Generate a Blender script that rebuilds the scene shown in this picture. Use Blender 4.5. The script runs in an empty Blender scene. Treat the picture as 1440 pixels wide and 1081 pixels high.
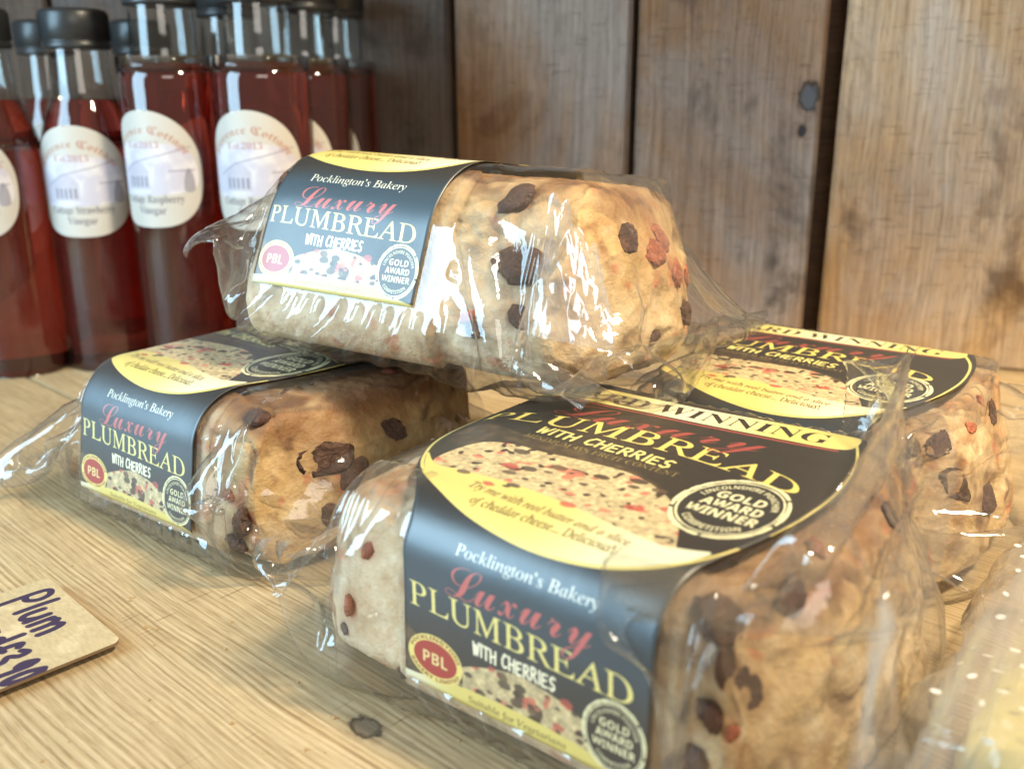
import bpy, bmesh, math, random
import numpy as np
from mathutils import Matrix, Vector
R = math.radians
S = bpy.context.scene
COL = S.collection
U = 0.01                                   # the scene is laid out in centimetres

# ------------------------------------------------------------------ camera
PITCH, ROLL, CAMZ = R(17.016), R(-0.13), 20.107
F = Vector((0, math.cos(PITCH), -math.sin(PITCH)))
UP = Vector((0, math.sin(PITCH), math.cos(PITCH)))
RT = Vector((1, 0, 0))
R2 = RT*math.cos(ROLL)+UP*math.sin(ROLL)
U2 = -RT*math.sin(ROLL)+UP*math.cos(ROLL)
cd = bpy.data.cameras.new('camera')
cam = bpy.data.objects.new('camera', cd)
COL.objects.link(cam)
cd.sensor_width = 36
cd.lens = 1344.8/1440*36
cd.clip_start = 0.01
cd.clip_end = 50
M = Matrix((R2, U2, -F)).transposed().to_4x4()
M.translation = Vector((0, 0, CAMZ*U))
cam.matrix_world = M
cd.dof.use_dof = True
cd.dof.focus_distance = 0.39
cd.dof.aperture_fstop = 9.0
S.camera = cam

# ------------------------------------------------------------------ light
world = bpy.data.worlds.new('World')
S.world = world
world.use_nodes = True
bg = world.node_tree.nodes['Background']
bg.inputs[0].default_value = (1.0, 0.88, 0.72, 1)
bg.inputs[1].default_value = 0.34

def area(name, loc, target, sx, sy, power, col, spread=180):
    l = bpy.data.lights.new(name, 'AREA')
    l.shape = 'RECTANGLE'
    l.size = sx*U
    l.size_y = sy*U
    l.energy = power
    l.color = col
    l.spread = R(spread)
    o = bpy.data.objects.new(name, l)
    COL.objects.link(o)
    o.location = Vector(loc)*U
    d = Vector(target)-Vector(loc)
    o.rotation_euler = d.to_track_quat('-Z', 'Y').to_euler()
    return o
area('window_light', (-84, 14, 38), (-2, 40, 8), 50, 62, 13.5, (0.50, 0.79, 1.0))
area('front_window_light', (26, -66, 58), (4, 45, 5), 62, 42, 3.9, (1.0, 0.94, 0.84))
area('warm_ceiling_lamp', (46, 18, 92), (24, 72, 2), 14, 12, 8.0, (1.0, 0.85, 0.60), 100)
S.view_settings.view_transform = 'Standard'
S.view_settings.look = 'None'
S.view_settings.exposure = 0
S.view_settings.gamma = 1
S.cycles.use_denoising = True
S.cycles.transparent_max_bounces = 32
S.cycles.max_bounces = 14
S.cycles.transmission_bounces = 12
S.cycles.glossy_bounces = 5
S.cycles.diffuse_bounces = 3
S.cycles.sample_clamp_indirect = 4
S.cycles.caustics_refractive = False
S.cycles.caustics_reflective = False

# ------------------------------------------------------------------ helpers
def tag(o, label=None, cat=None, group=None, kind=None):
    for k, v in (('label', label), ('category', cat), ('group', group), ('kind', kind)):
        if v:
            o[k] = v
    return o

def link(name, me, mat=None, parent=None):
    o = bpy.data.objects.new(name, me)
    COL.objects.link(o)
    if mat and me is not None and len(me.materials) == 0:
        me.materials.append(mat)
    if parent:
        o.parent = parent
    return o

def empty(name, loc=(0, 0, 0), rz=0, parent=None):
    o = bpy.data.objects.new(name, None)
    o.empty_display_size = .02
    COL.objects.link(o)
    o.location = Vector(loc)*U
    o.rotation_euler = (0, 0, rz)
    o.parent = parent
    return o

def mesh(name, verts, faces, smooth=True, uv=None, col=None):
    me = bpy.data.meshes.new(name)
    v = np.asarray(verts, float)*U
    me.from_pydata(v.tolist(), [], [tuple(f) for f in faces])
    if smooth:
        me.polygons.foreach_set('use_smooth', [True]*len(me.polygons))
    if uv is not None:
        l = me.uv_layers.new(name='UVMap')
        idx = np.empty(len(me.loops), int)
        me.loops.foreach_get('vertex_index', idx)
        l.data.foreach_set('uv', np.asarray(uv, float)[idx].ravel())
    if col is not None:
        a = me.color_attributes.new('Col', 'FLOAT_COLOR', 'POINT')
        c = np.ones((len(v), 4))
        c[:, :3] = col
        a.data.foreach_set('color', c.ravel())
    me.update()
    return me

def grid_faces(n, m, closed=False):
    """n rows, m columns; columns wrap when closed"""
    i, j = np.meshgrid(np.arange(n-1), np.arange(m if closed else m-1), indexing='ij')
    j2 = (j+1) % m
    return np.stack([i*m+j, i*m+j2, (i+1)*m+j2, (i+1)*m+j], -1).reshape(-1, 4)

def lathe(prof, n=64, cap0=True, cap1=True, rib=None):
    prof = np.array(prof, float)
    a = np.arange(n)*2*math.pi/n
    v = []
    for k, (r, z) in enumerate(prof):
        rr = np.full(n, r)
        if rib and rib[0] <= k <= rib[1]:
            rr = rr+rib[2]*np.where(np.arange(n) % 2, 1, -1)
        v.append(np.stack([rr*np.cos(a), rr*np.sin(a), np.full(n, z)], -1))
    v = np.concatenate(v)
    f = [tuple(x) for x in grid_faces(len(prof), n, True)]
    if cap0: f.append(tuple(range(n))[::-1])
    if cap1: f.append(tuple(range((len(prof)-1)*n, len(prof)*n)))
    return v, f

_rng = np.random.RandomState(3)
_L3 = _rng.rand(32, 32, 32)
def noise3(p, f=1., off=0.):
    q = np.asarray(p, float)*f+off+500.0
    i = np.floor(q).astype(int)
    t = q-i
    t = t*t*(3-2*t)
    i %= 32
    j = (i+1) % 32
    x0, y0, z0 = i[..., 0], i[..., 1], i[..., 2]
    x1, y1, z1 = j[..., 0], j[..., 1], j[..., 2]
    tx, ty, tz = t[..., 0], t[..., 1], t[..., 2]
    def L(a, b, c): return a+(b-a)*c
    return L(L(L(_L3[x0, y0, z0], _L3[x1, y0, z0], tx), L(_L3[x0, y1, z0], _L3[x1, y1, z0], tx), ty),
             L(L(_L3[x0, y0, z1], _L3[x1, y0, z1], tx), L(_L3[x0, y1, z1], _L3[x1, y1, z1], tx), ty), tz)
def fbm(p, f=1., o=3, off=0.):
    s, a, n = 0, 1., 0
    for k in range(o):
        s = s+a*noise3(p, f*2**k, off+k*7.3)
        n += a
        a *= .5
    return s/n
def sstep(a, b, x):
    t = np.clip((x-a)/(b-a), 0, 1)
    return t*t*(3-2*t)

class NT:
    def __init__(s, name):
        s.m = bpy.data.materials.new(name)
        s.m.use_nodes = True
        s.t = s.m.node_tree
        s.t.nodes.clear()
        s.out = s.n('ShaderNodeOutputMaterial')
    def n(s, typ, **kw):
        x = s.t.nodes.new(typ)
        for k, v in kw.items():
            if k.startswith('i_'):
                x.inputs[k[2:].replace('_', ' ')].default_value = v
            else:
                setattr(x, k, v)
        return x
    def l(s, a, b): s.t.links.new(a, b)
    def noise(s, vec, scale, detail=4, rough=.55, dist=0):
        x = s.n('ShaderNodeTexNoise')
        x.inputs['Scale'].default_value = scale
        x.inputs['Detail'].default_value = detail
        x.inputs['Roughness'].default_value = rough
        x.inputs['Distortion'].default_value = dist
        if vec is not None: s.l(vec, x.inputs['Vector'])
        return x.outputs['Fac']
    def ramp(s, fac, stops, interp='LINEAR'):
        x = s.n('ShaderNodeValToRGB')
        cr = x.color_ramp
        cr.interpolation = interp
        while len(cr.elements) < len(stops): cr.elements.new(.5)
        for e, (p, c) in zip(cr.elements, stops):
            e.position = p
            e.color = (c if len(c) == 4 else (*c, 1)) if hasattr(c, '__len__') else (c, c, c, 1)
        s.l(fac, x.inputs['Fac'])
        return x.outputs['Color']
    def mix(s, fac, a, b, mode='MIX'):
        x = s.n('ShaderNodeMix', data_type='RGBA', blend_type=mode)
        for k, v in ((0, fac), (6, a), (7, b)):
            if hasattr(v, 'is_output'): s.l(v, x.inputs[k])
            elif hasattr(v, '__len__'): x.inputs[k].default_value = (*v, 1)
            else: x.inputs[k].default_value = v
        return x.outputs[2]
    def math(s, op, a, b=0.):
        x = s.n('ShaderNodeMath', operation=op)
        for k, v in ((0, a), (1, b)):
            if hasattr(v, 'is_output'): s.l(v, x.inputs[k])
            else: x.inputs[k].default_value = v
        return x.outputs[0]
    def mapping(s, vec, scale=(1, 1, 1), rot=(0, 0, 0), loc=(0, 0, 0)):
        x = s.n('ShaderNodeMapping')
        x.inputs['Scale'].default_value = scale
        x.inputs['Rotation'].default_value = rot
        x.inputs['Location'].default_value = loc
        s.l(vec, x.inputs['Vector'])
        return x.outputs['Vector']
    def bump(s, h, strength=.3, dist=.001):
        x = s.n('ShaderNodeBump')
        x.inputs['Strength'].default_value = strength
        x.inputs['Distance'].default_value = dist
        s.l(h, x.inputs['Height'])
        return x.outputs['Normal']
    def bsdf(s, col, rough=.5, normal=None, **kw):
        x = s.n('ShaderNodeBsdfPrincipled')
        for k, v in (('Base Color', col), ('Roughness', rough)):
            if hasattr(v, 'is_output'): s.l(v, x.inputs[k])
            elif hasattr(v, '__len__'): x.inputs[k].default_value = (*v, 1)
            else: x.inputs[k].default_value = v
        if normal is not None: s.l(normal, x.inputs['Normal'])
        for k, v in kw.items(): x.inputs[k.replace('_', ' ')].default_value = v
        s.l(x.outputs[0], s.out.inputs[0])
        return x
    def co(s, k='Object'):
        return s.n('ShaderNodeTexCoord').outputs[k]

# ------------------------------------------------------------------ flat print (label artwork drawn from outlines)
def mathstr(t, up, lo, dig=None):
    o = ''
    for c in t:
        if 'A' <= c <= 'Z': o += chr(up+ord(c)-65)
        elif 'a' <= c <= 'z':
            k = lo+ord(c)-97
            o += '\u210e' if k == 0x1D455 else chr(k)
        elif dig and c.isdigit(): o += chr(dig+ord(c)-48)
        else: o += c
    return o
def serif(t): return mathstr(t, 0x1D434, 0x1D44E)
def serifb(t): return mathstr(t, 0x1D400, 0x1D41A, 0x1D7CE)
def sansb(t): return mathstr(t, 0x1D5D4, 0x1D5EE)
def script(t): return mathstr(t, 0x1D49C, 0x1D4B6).replace(chr(0x1D49C+11), '\u2112')
def black(t): return mathstr(t, 0x1D56C, 0x1D586, 0x1D7CE)
_glyphs = {}
def text_tris(t, shear=0, off=0, space=1.):
    key = (t, shear, off, space)
    if key in _glyphs: return _glyphs[key]
    c = bpy.data.curves.new('print', 'FONT')
    c.body = t
    c.shear = shear
    c.offset = off
    c.space_character = space
    c.resolution_u = 4
    o = bpy.data.objects.new('print', c)
    COL.objects.link(o)
    dg = bpy.context.evaluated_depsgraph_get()
    me = o.evaluated_get(dg).to_mesh()
    me.calc_loop_triangles()
    v = np.empty(len(me.vertices)*3)
    me.vertices.foreach_get('co', v)
    v = v.reshape(-1, 3)[:, :2]
    tr = np.empty(len(me.loop_triangles)*3, int)
    me.loop_triangles.foreach_get('vertices', tr)
    tr = tr.reshape(-1, 3)
    o.evaluated_get(dg).to_mesh_clear()
    bpy.data.objects.remove(o)
    bpy.data.curves.remove(c)
    _glyphs[key] = (v.copy(), tr.copy())
    return _glyphs[key]

class Canvas:
    def __init__(s, x0, y0, x1, y1, ppc, bgc):
        s.x0, s.y0, s.p = x0, y0, ppc
        s.w, s.h = int(round((x1-x0)*ppc)), int(round((y1-y0)*ppc))
        s.a = np.empty((s.h, s.w, 3), np.float32)
        s.a[:] = np.array(bgc)/255.
    def px(s, pts):
        p = np.asarray(pts, float)
        return np.stack([(p[..., 0]-s.x0)*s.p, (p[..., 1]-s.y0)*s.p], -1)
    def box(s, p):
        return (max(0, int(p[:, 0].min())-1), min(s.w, int(p[:, 0].max())+2),
                max(0, int(p[:, 1].min())-1), min(s.h, int(p[:, 1].max())+2))
    def mask_poly(s, pts):
        p = s.px(pts)
        bx = s.box(p)
        X, Y = np.meshgrid(np.arange(bx[0], bx[1])+.5, np.arange(bx[2], bx[3])+.5)
        m = np.zeros(X.shape, bool)
        q = np.roll(p, -1, 0)
        for (ax, ay), (cx, cy) in zip(p, q):
            if ay == cy: continue
            c = (ay > Y) != (cy > Y)
            m ^= c & (X < (cx-ax)*(Y-ay)/(cy-ay)+ax)
        return bx, m, X/s.p+s.x0, Y/s.p+s.y0
    def paint(s, bx, m, col, al=1.):
        v = s.a[bx[2]:bx[3], bx[0]:bx[1]]
        c = np.asarray(col, np.float32)
        if c.ndim == 1: c = np.broadcast_to(c/255., v.shape)
        v[m] = v[m]*(1-al)+c[m]*al
    def poly(s, pts, col, al=1.):
        bx, m, X, Y = s.mask_poly(pts)
        if callable(col): col = col(X, Y).astype(np.float32)
        if m.size: s.paint(bx, m, col, al)
    def tris(s, v, tr, col, al=1.):
        p = s.px(v)
        full = np.zeros((s.h, s.w), bool)
        for t in tr:
            q = p[t]
            x0, x1, y0, y1 = s.box(q)
            if x1 <= x0 or y1 <= y0: continue
            X, Y = np.meshgrid(np.arange(x0, x1)+.5, np.arange(y0, y1)+.5)
            a, b, c = q
            def e(a, b): return (b[0]-a[0])*(Y-a[1])-(b[1]-a[1])*(X-a[0])
            e0, e1, e2 = e(a, b), e(b, c), e(c, a)
            full[y0:y1, x0:x1] |= ((e0 >= 0) & (e1 >= 0) & (e2 >= 0)) | ((e0 <= 0) & (e1 <= 0) & (e2 <= 0))
        s.paint((0, s.w, 0, s.h), full, col, al)
    def text(s, t, box, col, shear=0, off=0, warp=None, space=1., al=1., ref=None):
        """fit text t in box (x0, baseline y, x1, cap height)"""
        v, tr = text_tris(t, shear, off, space)
        x0, yb, x1, ch = box
        cap = text_tris(ref or t, shear, off)[0][:, 1].max()
        w = v[:, 0].min(), v[:, 0].max()
        q = np.stack([(v[:, 0]-w[0])/(w[1]-w[0]), v[:, 1]/cap], -1)
        if warp: q = warp(q)
        else: q = np.stack([x0+q[:, 0]*(x1-x0), yb+q[:, 1]*ch], -1)
        s.tris(q, tr, col, al)
    def stroke(s, pts, wd, col, al=1., closed=False):
        p = np.asarray(pts, float)
        if closed: p = np.vstack([p, p[:1]])
        for a, b in zip(p[:-1], p[1:]):
            d = b-a
            L = math.hypot(*d)
            if L < 1e-6: continue
            n = np.array([-d[1], d[0]])/L*wd/2
            s.poly([a+n, b+n, b-n, a-n], col, al)
            s.disc(b, wd/2, wd/2, col, al)
        s.disc(p[0], wd/2, wd/2, col, al)
    def disc(s, c, rx, ry, col, al=1., rot=0, n=20):
        a = np.arange(n)*2*math.pi/n
        x, y = rx*np.cos(a), ry*np.sin(a)
        s.poly(np.stack([c[0]+x*math.cos(rot)-y*math.sin(rot), c[1]+x*math.sin(rot)+y*math.cos(rot)], -1), col, al)
    def image(s, name):
        a = s.a[:s.h//2*2, :s.w//2*2]
        a = (a[0::2, 0::2]+a[1::2, 0::2]+a[0::2, 1::2]+a[1::2, 1::2])/4
        h, w = a.shape[:2]
        im = bpy.data.images.new(name, w, h)
        px = np.ones((h, w, 4), np.float32)
        px[..., :3] = a
        im.pixels.foreach_set(px.ravel())
        im.update()
        im.pack()
        return im

HAND = {  # simple hand-drawn capitals in a unit box
 'W': [[(0, 1), (.2, 0), (.45, .8), (.7, 0), (1, 1)]], 'I': [[(.3, 1), (.35, 0)]], 'T': [[(-.05, .95), (1, 1)], [(.45, 1), (.5, 0)]],
 'H': [[(.05, 1), (.1, 0)], [(.9, 1), (.85, 0)], [(.1, .5), (.9, .58)]], 'C': [[(.9, .95), (.45, 1.02), (.1, .6), (.15, .15), (.5, -.03), (.9, .12)]],
 'E': [[(.85, 1), (.1, .95), (.12, 0), (.85, .05)], [(.1, .5), (.7, .55)]], 'R': [[(.1, 0), (.1, 1), (.6, .98), (.8, .75), (.6, .5), (.1, .45)], [(.4, .48), (.95, -.05)]],
 'S': [[(.85, .9), (.5, 1.02), (.15, .8), (.3, .55), (.7, .42), (.8, .15), (.45, -.03), (.1, .12)]], ' ': []}
def hand_text(cv, t, box, wd, col, warp=None):
    x0, y, x1, h = box
    n = len(t)
    ws = [.35 if c == 'I' else .55 if c == ' ' else 1. for c in t]
    tot = sum(ws)+.22*(n-1)
    x = 0
    for c, w in zip(t, ws):
        for st in HAND[c]:
            pts = []
            for a, b in st:
                u = (x+a*(w if c != 'I' else .6))/tot
                pts.append((x0+u*(x1-x0), y+b*h+(.06*h*math.sin(u*19))))
            if warp: pts = [warp(p) for p in pts]
            cv.stroke(pts, wd, col)
        x += w+.22

def spline(pts, k=8, closed=True):
    p = np.asarray(pts, float)
    n = len(p)
    out = []
    rng = range(n if closed else n-1)
    for i in rng:
        g = lambda j: p[j % n] if closed else p[min(max(j, 0), n-1)]
        a, b, c, d = g(i-1), g(i), g(i+1), g(i+2)
        for t in np.arange(k)/k:
            out.append(.5*(2*b+(c-a)*t+(2*a-5*b+4*c-d)*t*t+(3*b-a-3*c+d)*t**3))
    if not closed: out.append(p[-1])
    return np.array(out)

BLK, YEL, CRM = (34, 34, 34), (214, 196, 112), (226, 219, 186)
RED, GLD, IVO = (150, 62, 56), (222, 200, 104), (226, 218, 172)
LB = (-5.6, -6.7, 12.0, 19.6)              # artwork bounds: s, d
TOP_OUT = [(9.35, -1.2), (9.42, .3), (9.7, 2.0), (10.4, 4.6), (11.0, 7.6), (10.95, 10.2), (10.35, 12.8), (9.3, 15.2), (8.0, 17.0), (5.8, 17.9),
           (2.4, 18.2), (-1.2, 17.8), (-3.4, 17.0), (-4.5, 15.2), (-5.0, 12.6), (-4.9, 10.0), (-4.3, 7.6), (-3.2, 5.0), (-1.8, 2.7), (-.4, 1.0), (.15, -.2), (.18, -1.4)]

def slice_art(cv, out, seed):
    rs = np.random.RandomState(seed)
    def colf(X, Y):
        P = np.stack([X, Y, X*0], -1)
        n1 = fbm(P, 5.5, 3, seed)[..., None]
        n2 = fbm(P, 9, 2, seed+9)[..., None]
        base = np.array([200, 180, 136])/255.*(0.78+.36*n1)*(0.82+.34*n2)
        r = sstep(.70, .76, fbm(P, 2.2, 2, seed+20))[..., None]*.6
        base = base*(1-r)+r*np.array([196, 74, 62])/255.*(.7+.6*n2)
        k = sstep(.68, .73, fbm(P, 2.7, 2, seed+40))[..., None]
        return base*(1-k)+k*np.array([56, 42, 34])/255.*(.6+.8*n2)
    cv.poly(out, colf)
    c = np.mean(out, 0)
    lo, hi = np.min(out, 0), np.max(out, 0)
    for k in range(30):
        q = lo+(hi-lo)*rs.rand(2)
        q = c+(q-c)*.8
        r = (.10+.16*rs.rand())*(.7 if hi[1]-lo[1] < 2 else 1.)
        cc = [(178, 78, 66), (62, 50, 42), (196, 112, 90), (84, 66, 50), (50, 40, 34)][k % 5]
        bx, m, X, Y = cv.mask_poly([q+np.array([r*(1.2+.5*rs.rand())*math.cos(a), r*.75*math.sin(a)*(1+.3*rs.rand())]) for a in np.arange(9)*.698])
        cv.paint(bx, m, cc, .8)

def badge(cv, c, rx, ry, col, sx=1.):
    a = np.arange(49)*2*math.pi/48
    ring = lambda k: np.stack([c[0]+rx*k*np.cos(a), c[1]+ry*k*np.sin(a)], -1)
    cv.poly(ring(1.04)[:-1], BLK)
    rs = np.random.RandomState(5)
    for k, w in ((1., .07), (.91, .035)):
        rr = ring(k)
        for i in range(48):
            if k > .95 and rs.rand() < .10: continue
            cv.stroke(rr[i:i+2], w*min(rx, ry)*(1+.6*rs.rand()), col)
    for t, y, h, w in (('GOLD', .22, .24, .48), ('AWARD', -.09, .24, .60), ('WINNER', -.40, .24, .70)):
        cv.text(sansb(t), (c[0]-rx*w, c[1]+ry*y, c[0]+rx*w, ry*h), col, off=.012)
    def arc(t, a0, a1, rad, h, flip):
        def w(q):
            if not flip:
                an = a0+(a1-a0)*q[:, 0]
                r = rad+q[:, 1]*h
            else:
                an = a0+(a1-a0)*q[:, 0]
                r = rad-q[:, 1]*h
            return np.stack([c[0]+rx*r*np.cos(an), c[1]+ry*r*np.sin(an)], -1)
        cv.text(sansb(t), (0, 0, 1, 1), col, warp=w)
    arc('LINCOLNSHIRE POACHER', R(165), R(15), .68, .13, False)
    arc('COMPETITION', R(225), R(315), .82, .14, True)

def label_art():
    cv = Canvas(*LB, 116, BLK)
    cv.poly([(-2, -7), (-2, .1), (11, .1), (11, -7)], lambda X, Y: (np.array(BLK)+(np.array([40, 62, 76])-np.array(BLK))*(sstep(-4.6, -2.2, Y)*sstep(.1, -1.2, Y)*.85+.15)[..., None])/255.)  # bluish window sheen painted into the front panel's black as a gradient
    # ---- lid of the label: yellow plate outline, slice of bread, crescent with the serving hint
    plate = spline([(-2.05, 3.35), (-1.0, 2.2), (.6, 1.25), (2.3, .55), (4.4, .15), (6.3, .22), (7.8, .65), (9.0, 1.5), (9.85, 3.1), (10.45, 5.0), (10.75, 7.4), (10.7, 9.6),
                    (10.3, 11.7), (9.5, 13.6), (8.4, 15.4), (6, 16.6), (2.4, 17.0), (-1.4, 16.5), (-3.4, 14.8), (-4.1, 12.2), (-4.1, 9.6), (-3.8, 7.2), (-3.0, 4.9)])
    cv.stroke(plate, .26, YEL, closed=True)
    cv.poly(plate, (33, 30, 27))
    # dim crust behind the slice
    cv.poly(spline([(-2.7, 5.2), (-2.6, 7.0), (-.8, 7.0), (2, 6.8), (4.6, 6.4), (6.4, 5.3), (3, 4.6), (0, 4.0)]), lambda X, Y: (np.array([74, 60, 44])/255.)*(.25+1.1*fbm(np.stack([X, Y, X*0], -1), 3.5, 4)[..., None]))
    def cres(X, Y):
        t = sstep(3.6, 8.6, X)[..., None]
        return (np.array(YEL)*(1-t)+np.array(CRM)*t)/255.
    cv.poly(np.vstack([spline([(-2.05, 3.35), (-1.0, 2.2), (.6, 1.25), (2.3, .55), (4.4, .15), (6.3, .22), (7.8, .65), (9.0, 1.5), (9.5, 2.5)], closed=False),
                       spline([(9.4, 2.6), (8.4, 2.25), (7.0, 2.3), (4.3, 2.9), (2.2, 3.1), (.4, 3.0), (-1.0, 2.8), (-2.1, 3.5)], closed=False)]), cres)
    slice_art(cv, spline([(-1.2, 2.85), (-1.5, 3.9), (-1.2, 5.3), (-.2, 5.9), (1.2, 5.95), (3.0, 6.15), (4.7, 6.15), (6.3, 5.4), (7.5, 4.2), (8.3, 2.7), (8.35, 2.15), (6.6, 2.35), (4.3, 2.85), (2.2, 3.05), (.4, 2.95)]), 4)
    BRN = (76, 54, 22)
    cv.text(serif('Try me with real butter and a slice'), (1.02, 2.02, 7.35, .52), BRN, shear=-.2, off=.010, warp=lambda q: np.stack([1.02+6.35*q[:, 0], 2.02-.52*q[:, 0]+.5*q[:, 1]], -1))
    cv.text(serif('of cheddar cheese... Delicious!'), (1.9, .95, 7.1, .5), BRN, shear=-.2, off=.010, warp=lambda q: np.stack([1.75+5.4*q[:, 0], 1.1-.18*q[:, 0]+.5*q[:, 1]], -1))
    cv.disc((10.1, 4.0), .5, .75, BLK)
    badge(cv, (8.5, 5.7), 1.68, 2.3, IVO)
    cv.text(mathstr('MINIMUM 45% FRUIT CONTENT', 0x1D434, 0), (-.4, 6.82, 5.95, .36), (150, 128, 70), shear=-.3)
    hand_text(cv, 'WITH CHERRIES', (-.3, 7.42, 5.4, .66), .12, (232, 216, 130), warp=lambda p: (p[0], p[1]-.02*(p[0]-.2)+.12*math.sin((p[0]+.3)/5.7*3.14)))
    # PLUMBREAD, swelling towards the right
    def pw(q):
        x = -3.45+13.1*q[:, 0]
        b = 7.30+1.08*np.sin(np.pi*np.clip(q[:, 0], 0, 1))**.8+.12*q[:, 0]
        h = .70+.72*np.sin(np.pi*(.08+.76*q[:, 0]))
        return np.stack([x, b+q[:, 1]*h+.25, ], -1)
    def pg(X, Y): return None
    cv.text(serif('PLUMBREAD'), (0, 0, 1, 1), GLD, shear=-.3, off=.004, warp=pw)
    def lux(c, x0, x1, y0, y1, h, off):
        cv.text(script('L'), (0, 0, 1, 1), c, off=off, warp=lambda q: np.stack([x0+(x1-x0)*.27*q[:, 0], y0+h*q[:, 1]], -1))
        cv.text(script('uxury'), (0, 0, 1, 1), c, off=off, warp=lambda q: np.stack([x0+(x1-x0)*(.22+.78*q[:, 0]), y0+(y1-y0)*q[:, 0]+h*.52*q[:, 1]], -1))
    lux(RED, -1.2, 7.2, 9.75, 10.5, 1.6, 0.)
    # banner
    ban = spline([(-4.7, 12.0), (-3.6, 11.7), (-1, 11.8), (2, 11.95), (5, 12.15), (7.5, 12.35), (9.3, 12.6), (9.75, 13.3), (9.45, 14.4), (8.4, 14.7), (6.8, 14.15), (4, 13.75), (1.4, 13.65), (-2, 13.6), (-4.2, 14.2), (-5.0, 13.4)])
    cv.stroke(spline([(-3.6, 11.55), (2, 11.75), (5, 11.95), (7.5, 12.15), (9.3, 12.4)], closed=False), .14, RED)
    def bc(X, Y):
        t = (np.clip(1-np.abs(X-3.2)/3.6, 0, 1)**.7)[..., None]
        return (np.array(YEL)*(1-t)+np.array(CRM)*t)/255.
    cv.poly(ban, bc)
    cv.text(serifb('AWARD WINNING'), (0, 0, 1, 1), (34, 30, 24), off=-.006, warp=lambda q: np.stack([-3.9+12.6*q[:, 0], 11.95+.75*q[:, 0]**1.5+(1.0+.05*q[:, 0])*q[:, 1]+.12, ], -1))
    # plum crest and founding year
    cv.disc((-1.6, 15.35), 1.3, .62, (112, 40, 48))
    cv.disc((-1.9, 15.55), .7, .22, (150, 78, 80), .6)
    cv.disc((-3.1, 15.9), .5, .4, (88, 130, 72), rot=.4)
    cv.disc((-2.5, 16.1), .45, .25, (70, 104, 60), rot=-.3)
    cv.text(serif('Est. 1924'), (1.3, 15.1, 4.2, .55), (205, 198, 176), shear=-.3)
    cv.text(serif("Pocklington\u2019s Bakery"), (-1.8, 16.9, 6.6, .5), (205, 198, 176), shear=-.2)
    cv.stroke([(9.1, 15.6), (9.9, 14.2)], .1, YEL)
    # ---- front of the label
    cv.text(serif("Pocklington\u2019s Bakery"), (0, 0, 1, 1), (232, 226, 206), shear=-.16, off=.002, warp=lambda q: np.stack([2.25+5.2*q[:, 0], -1.0-.05*q[:, 0]+.46*q[:, 1]], -1))
    cv.text(serif('PLUMBREAD'), (.42, 0, 8.75, .86), (228, 212, 130), shear=-.3, off=.004, warp=lambda q: np.stack([.42+8.33*q[:, 0], -3.34-.27*q[:, 0]+.84*q[:, 1]], -1))
    lux((192, 98, 98), 1.95, 7.4, -2.5, -2.42, 1.15, 0.)  # pinker than the lid's red: sheen mixed into the ink colour
    hand_text(cv, 'WITH CHERRIES', (3.1, -4.18, 6.2, .42), .085, (240, 232, 200))
    # dim crust at the lower left, slice, emblem, strip of yellow with the vegetarian note
    cv.poly(spline([(-.4, -4.0), (.5, -4.25), (1.6, -4.9), (2.9, -5.1), (2.2, -6.0), (-.4, -6.0)]), lambda X, Y: (np.array([92, 74, 54])/255.)*(.2+1.2*fbm(np.stack([X, Y, X*0], -1), 5, 4)[..., None]))
    slice_art(cv, spline([(2.1, -5.4), (2.6, -4.85), (3.5, -4.5), (4.6, -4.25), (5.6, -4.28), (6.6, -4.5), (7.4, -4.9), (7.6, -5.7), (5, -5.7), (3, -5.65)]), 8)
    def yb(X, Y):
        t = sstep(2.6, .3, X)[..., None]
        return (np.array(YEL)*(1-t)+np.array(CRM)*t)/255.
    cv.poly(np.vstack([spline([(-.2, -5.75), (.6, -5.80), (1.8, -5.62), (3.2, -5.50), (5, -5.48), (6.4, -5.54), (7.4, -5.66), (8.5, -5.94), (9.6, -6.12)], closed=False), [(9.8, -7), (-.4, -7)]]), yb)
    cv.text(serif('Suitable for Vegetarians'), (2.9, -5.94, 6.6, .24), (88, 70, 28), shear=-.2, off=.004)
    cv.disc((1.5, -5.0), 1.16, .83, (226, 206, 120), n=40)
    cv.disc((1.5, -5.0), .92, .60, (160, 44, 40), n=40)
    cv.text(sansb('PBL'), (.98, -5.22, 2.02, .42), (226, 206, 140))
    for t, a0, a1, fl in (('POCKLINGTONS', R(165), R(15), 0), ('BAKERY LIMITED', R(200), R(340), 1)):
        cv.text(sansb(t), (0, 0, 1, 1), (110, 50, 40), warp=lambda q, a0=a0, a1=a1, fl=fl: np.stack([1.5+(1.04+(-1 if fl else 1)*.08*(q[:, 1]-.5)*1.4)*np.cos(a0+(a1-a0)*q[:, 0]), -5.0+(.715+(-1 if fl else 1)*.1*(q[:, 1]-.5)*1.3)*np.sin(a0+(a1-a0)*q[:, 0])], -1))
    badge(cv, (8.2, -4.82), 1.02, 1.12, IVO)
    # paper tooth
    rs = np.random.RandomState(1)
    cv.a *= (1+.05*(rs.rand(cv.h, cv.w, 1).astype(np.float32)-.5))
    fl = rs.rand(cv.h//4+1, cv.w//4+1) > .9992
    cv.a += .18*np.kron(fl, np.ones((3, 3)))[:cv.h, :cv.w, None].astype(np.float32) if False else 0
    return cv.image('bread_label_print')

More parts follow.
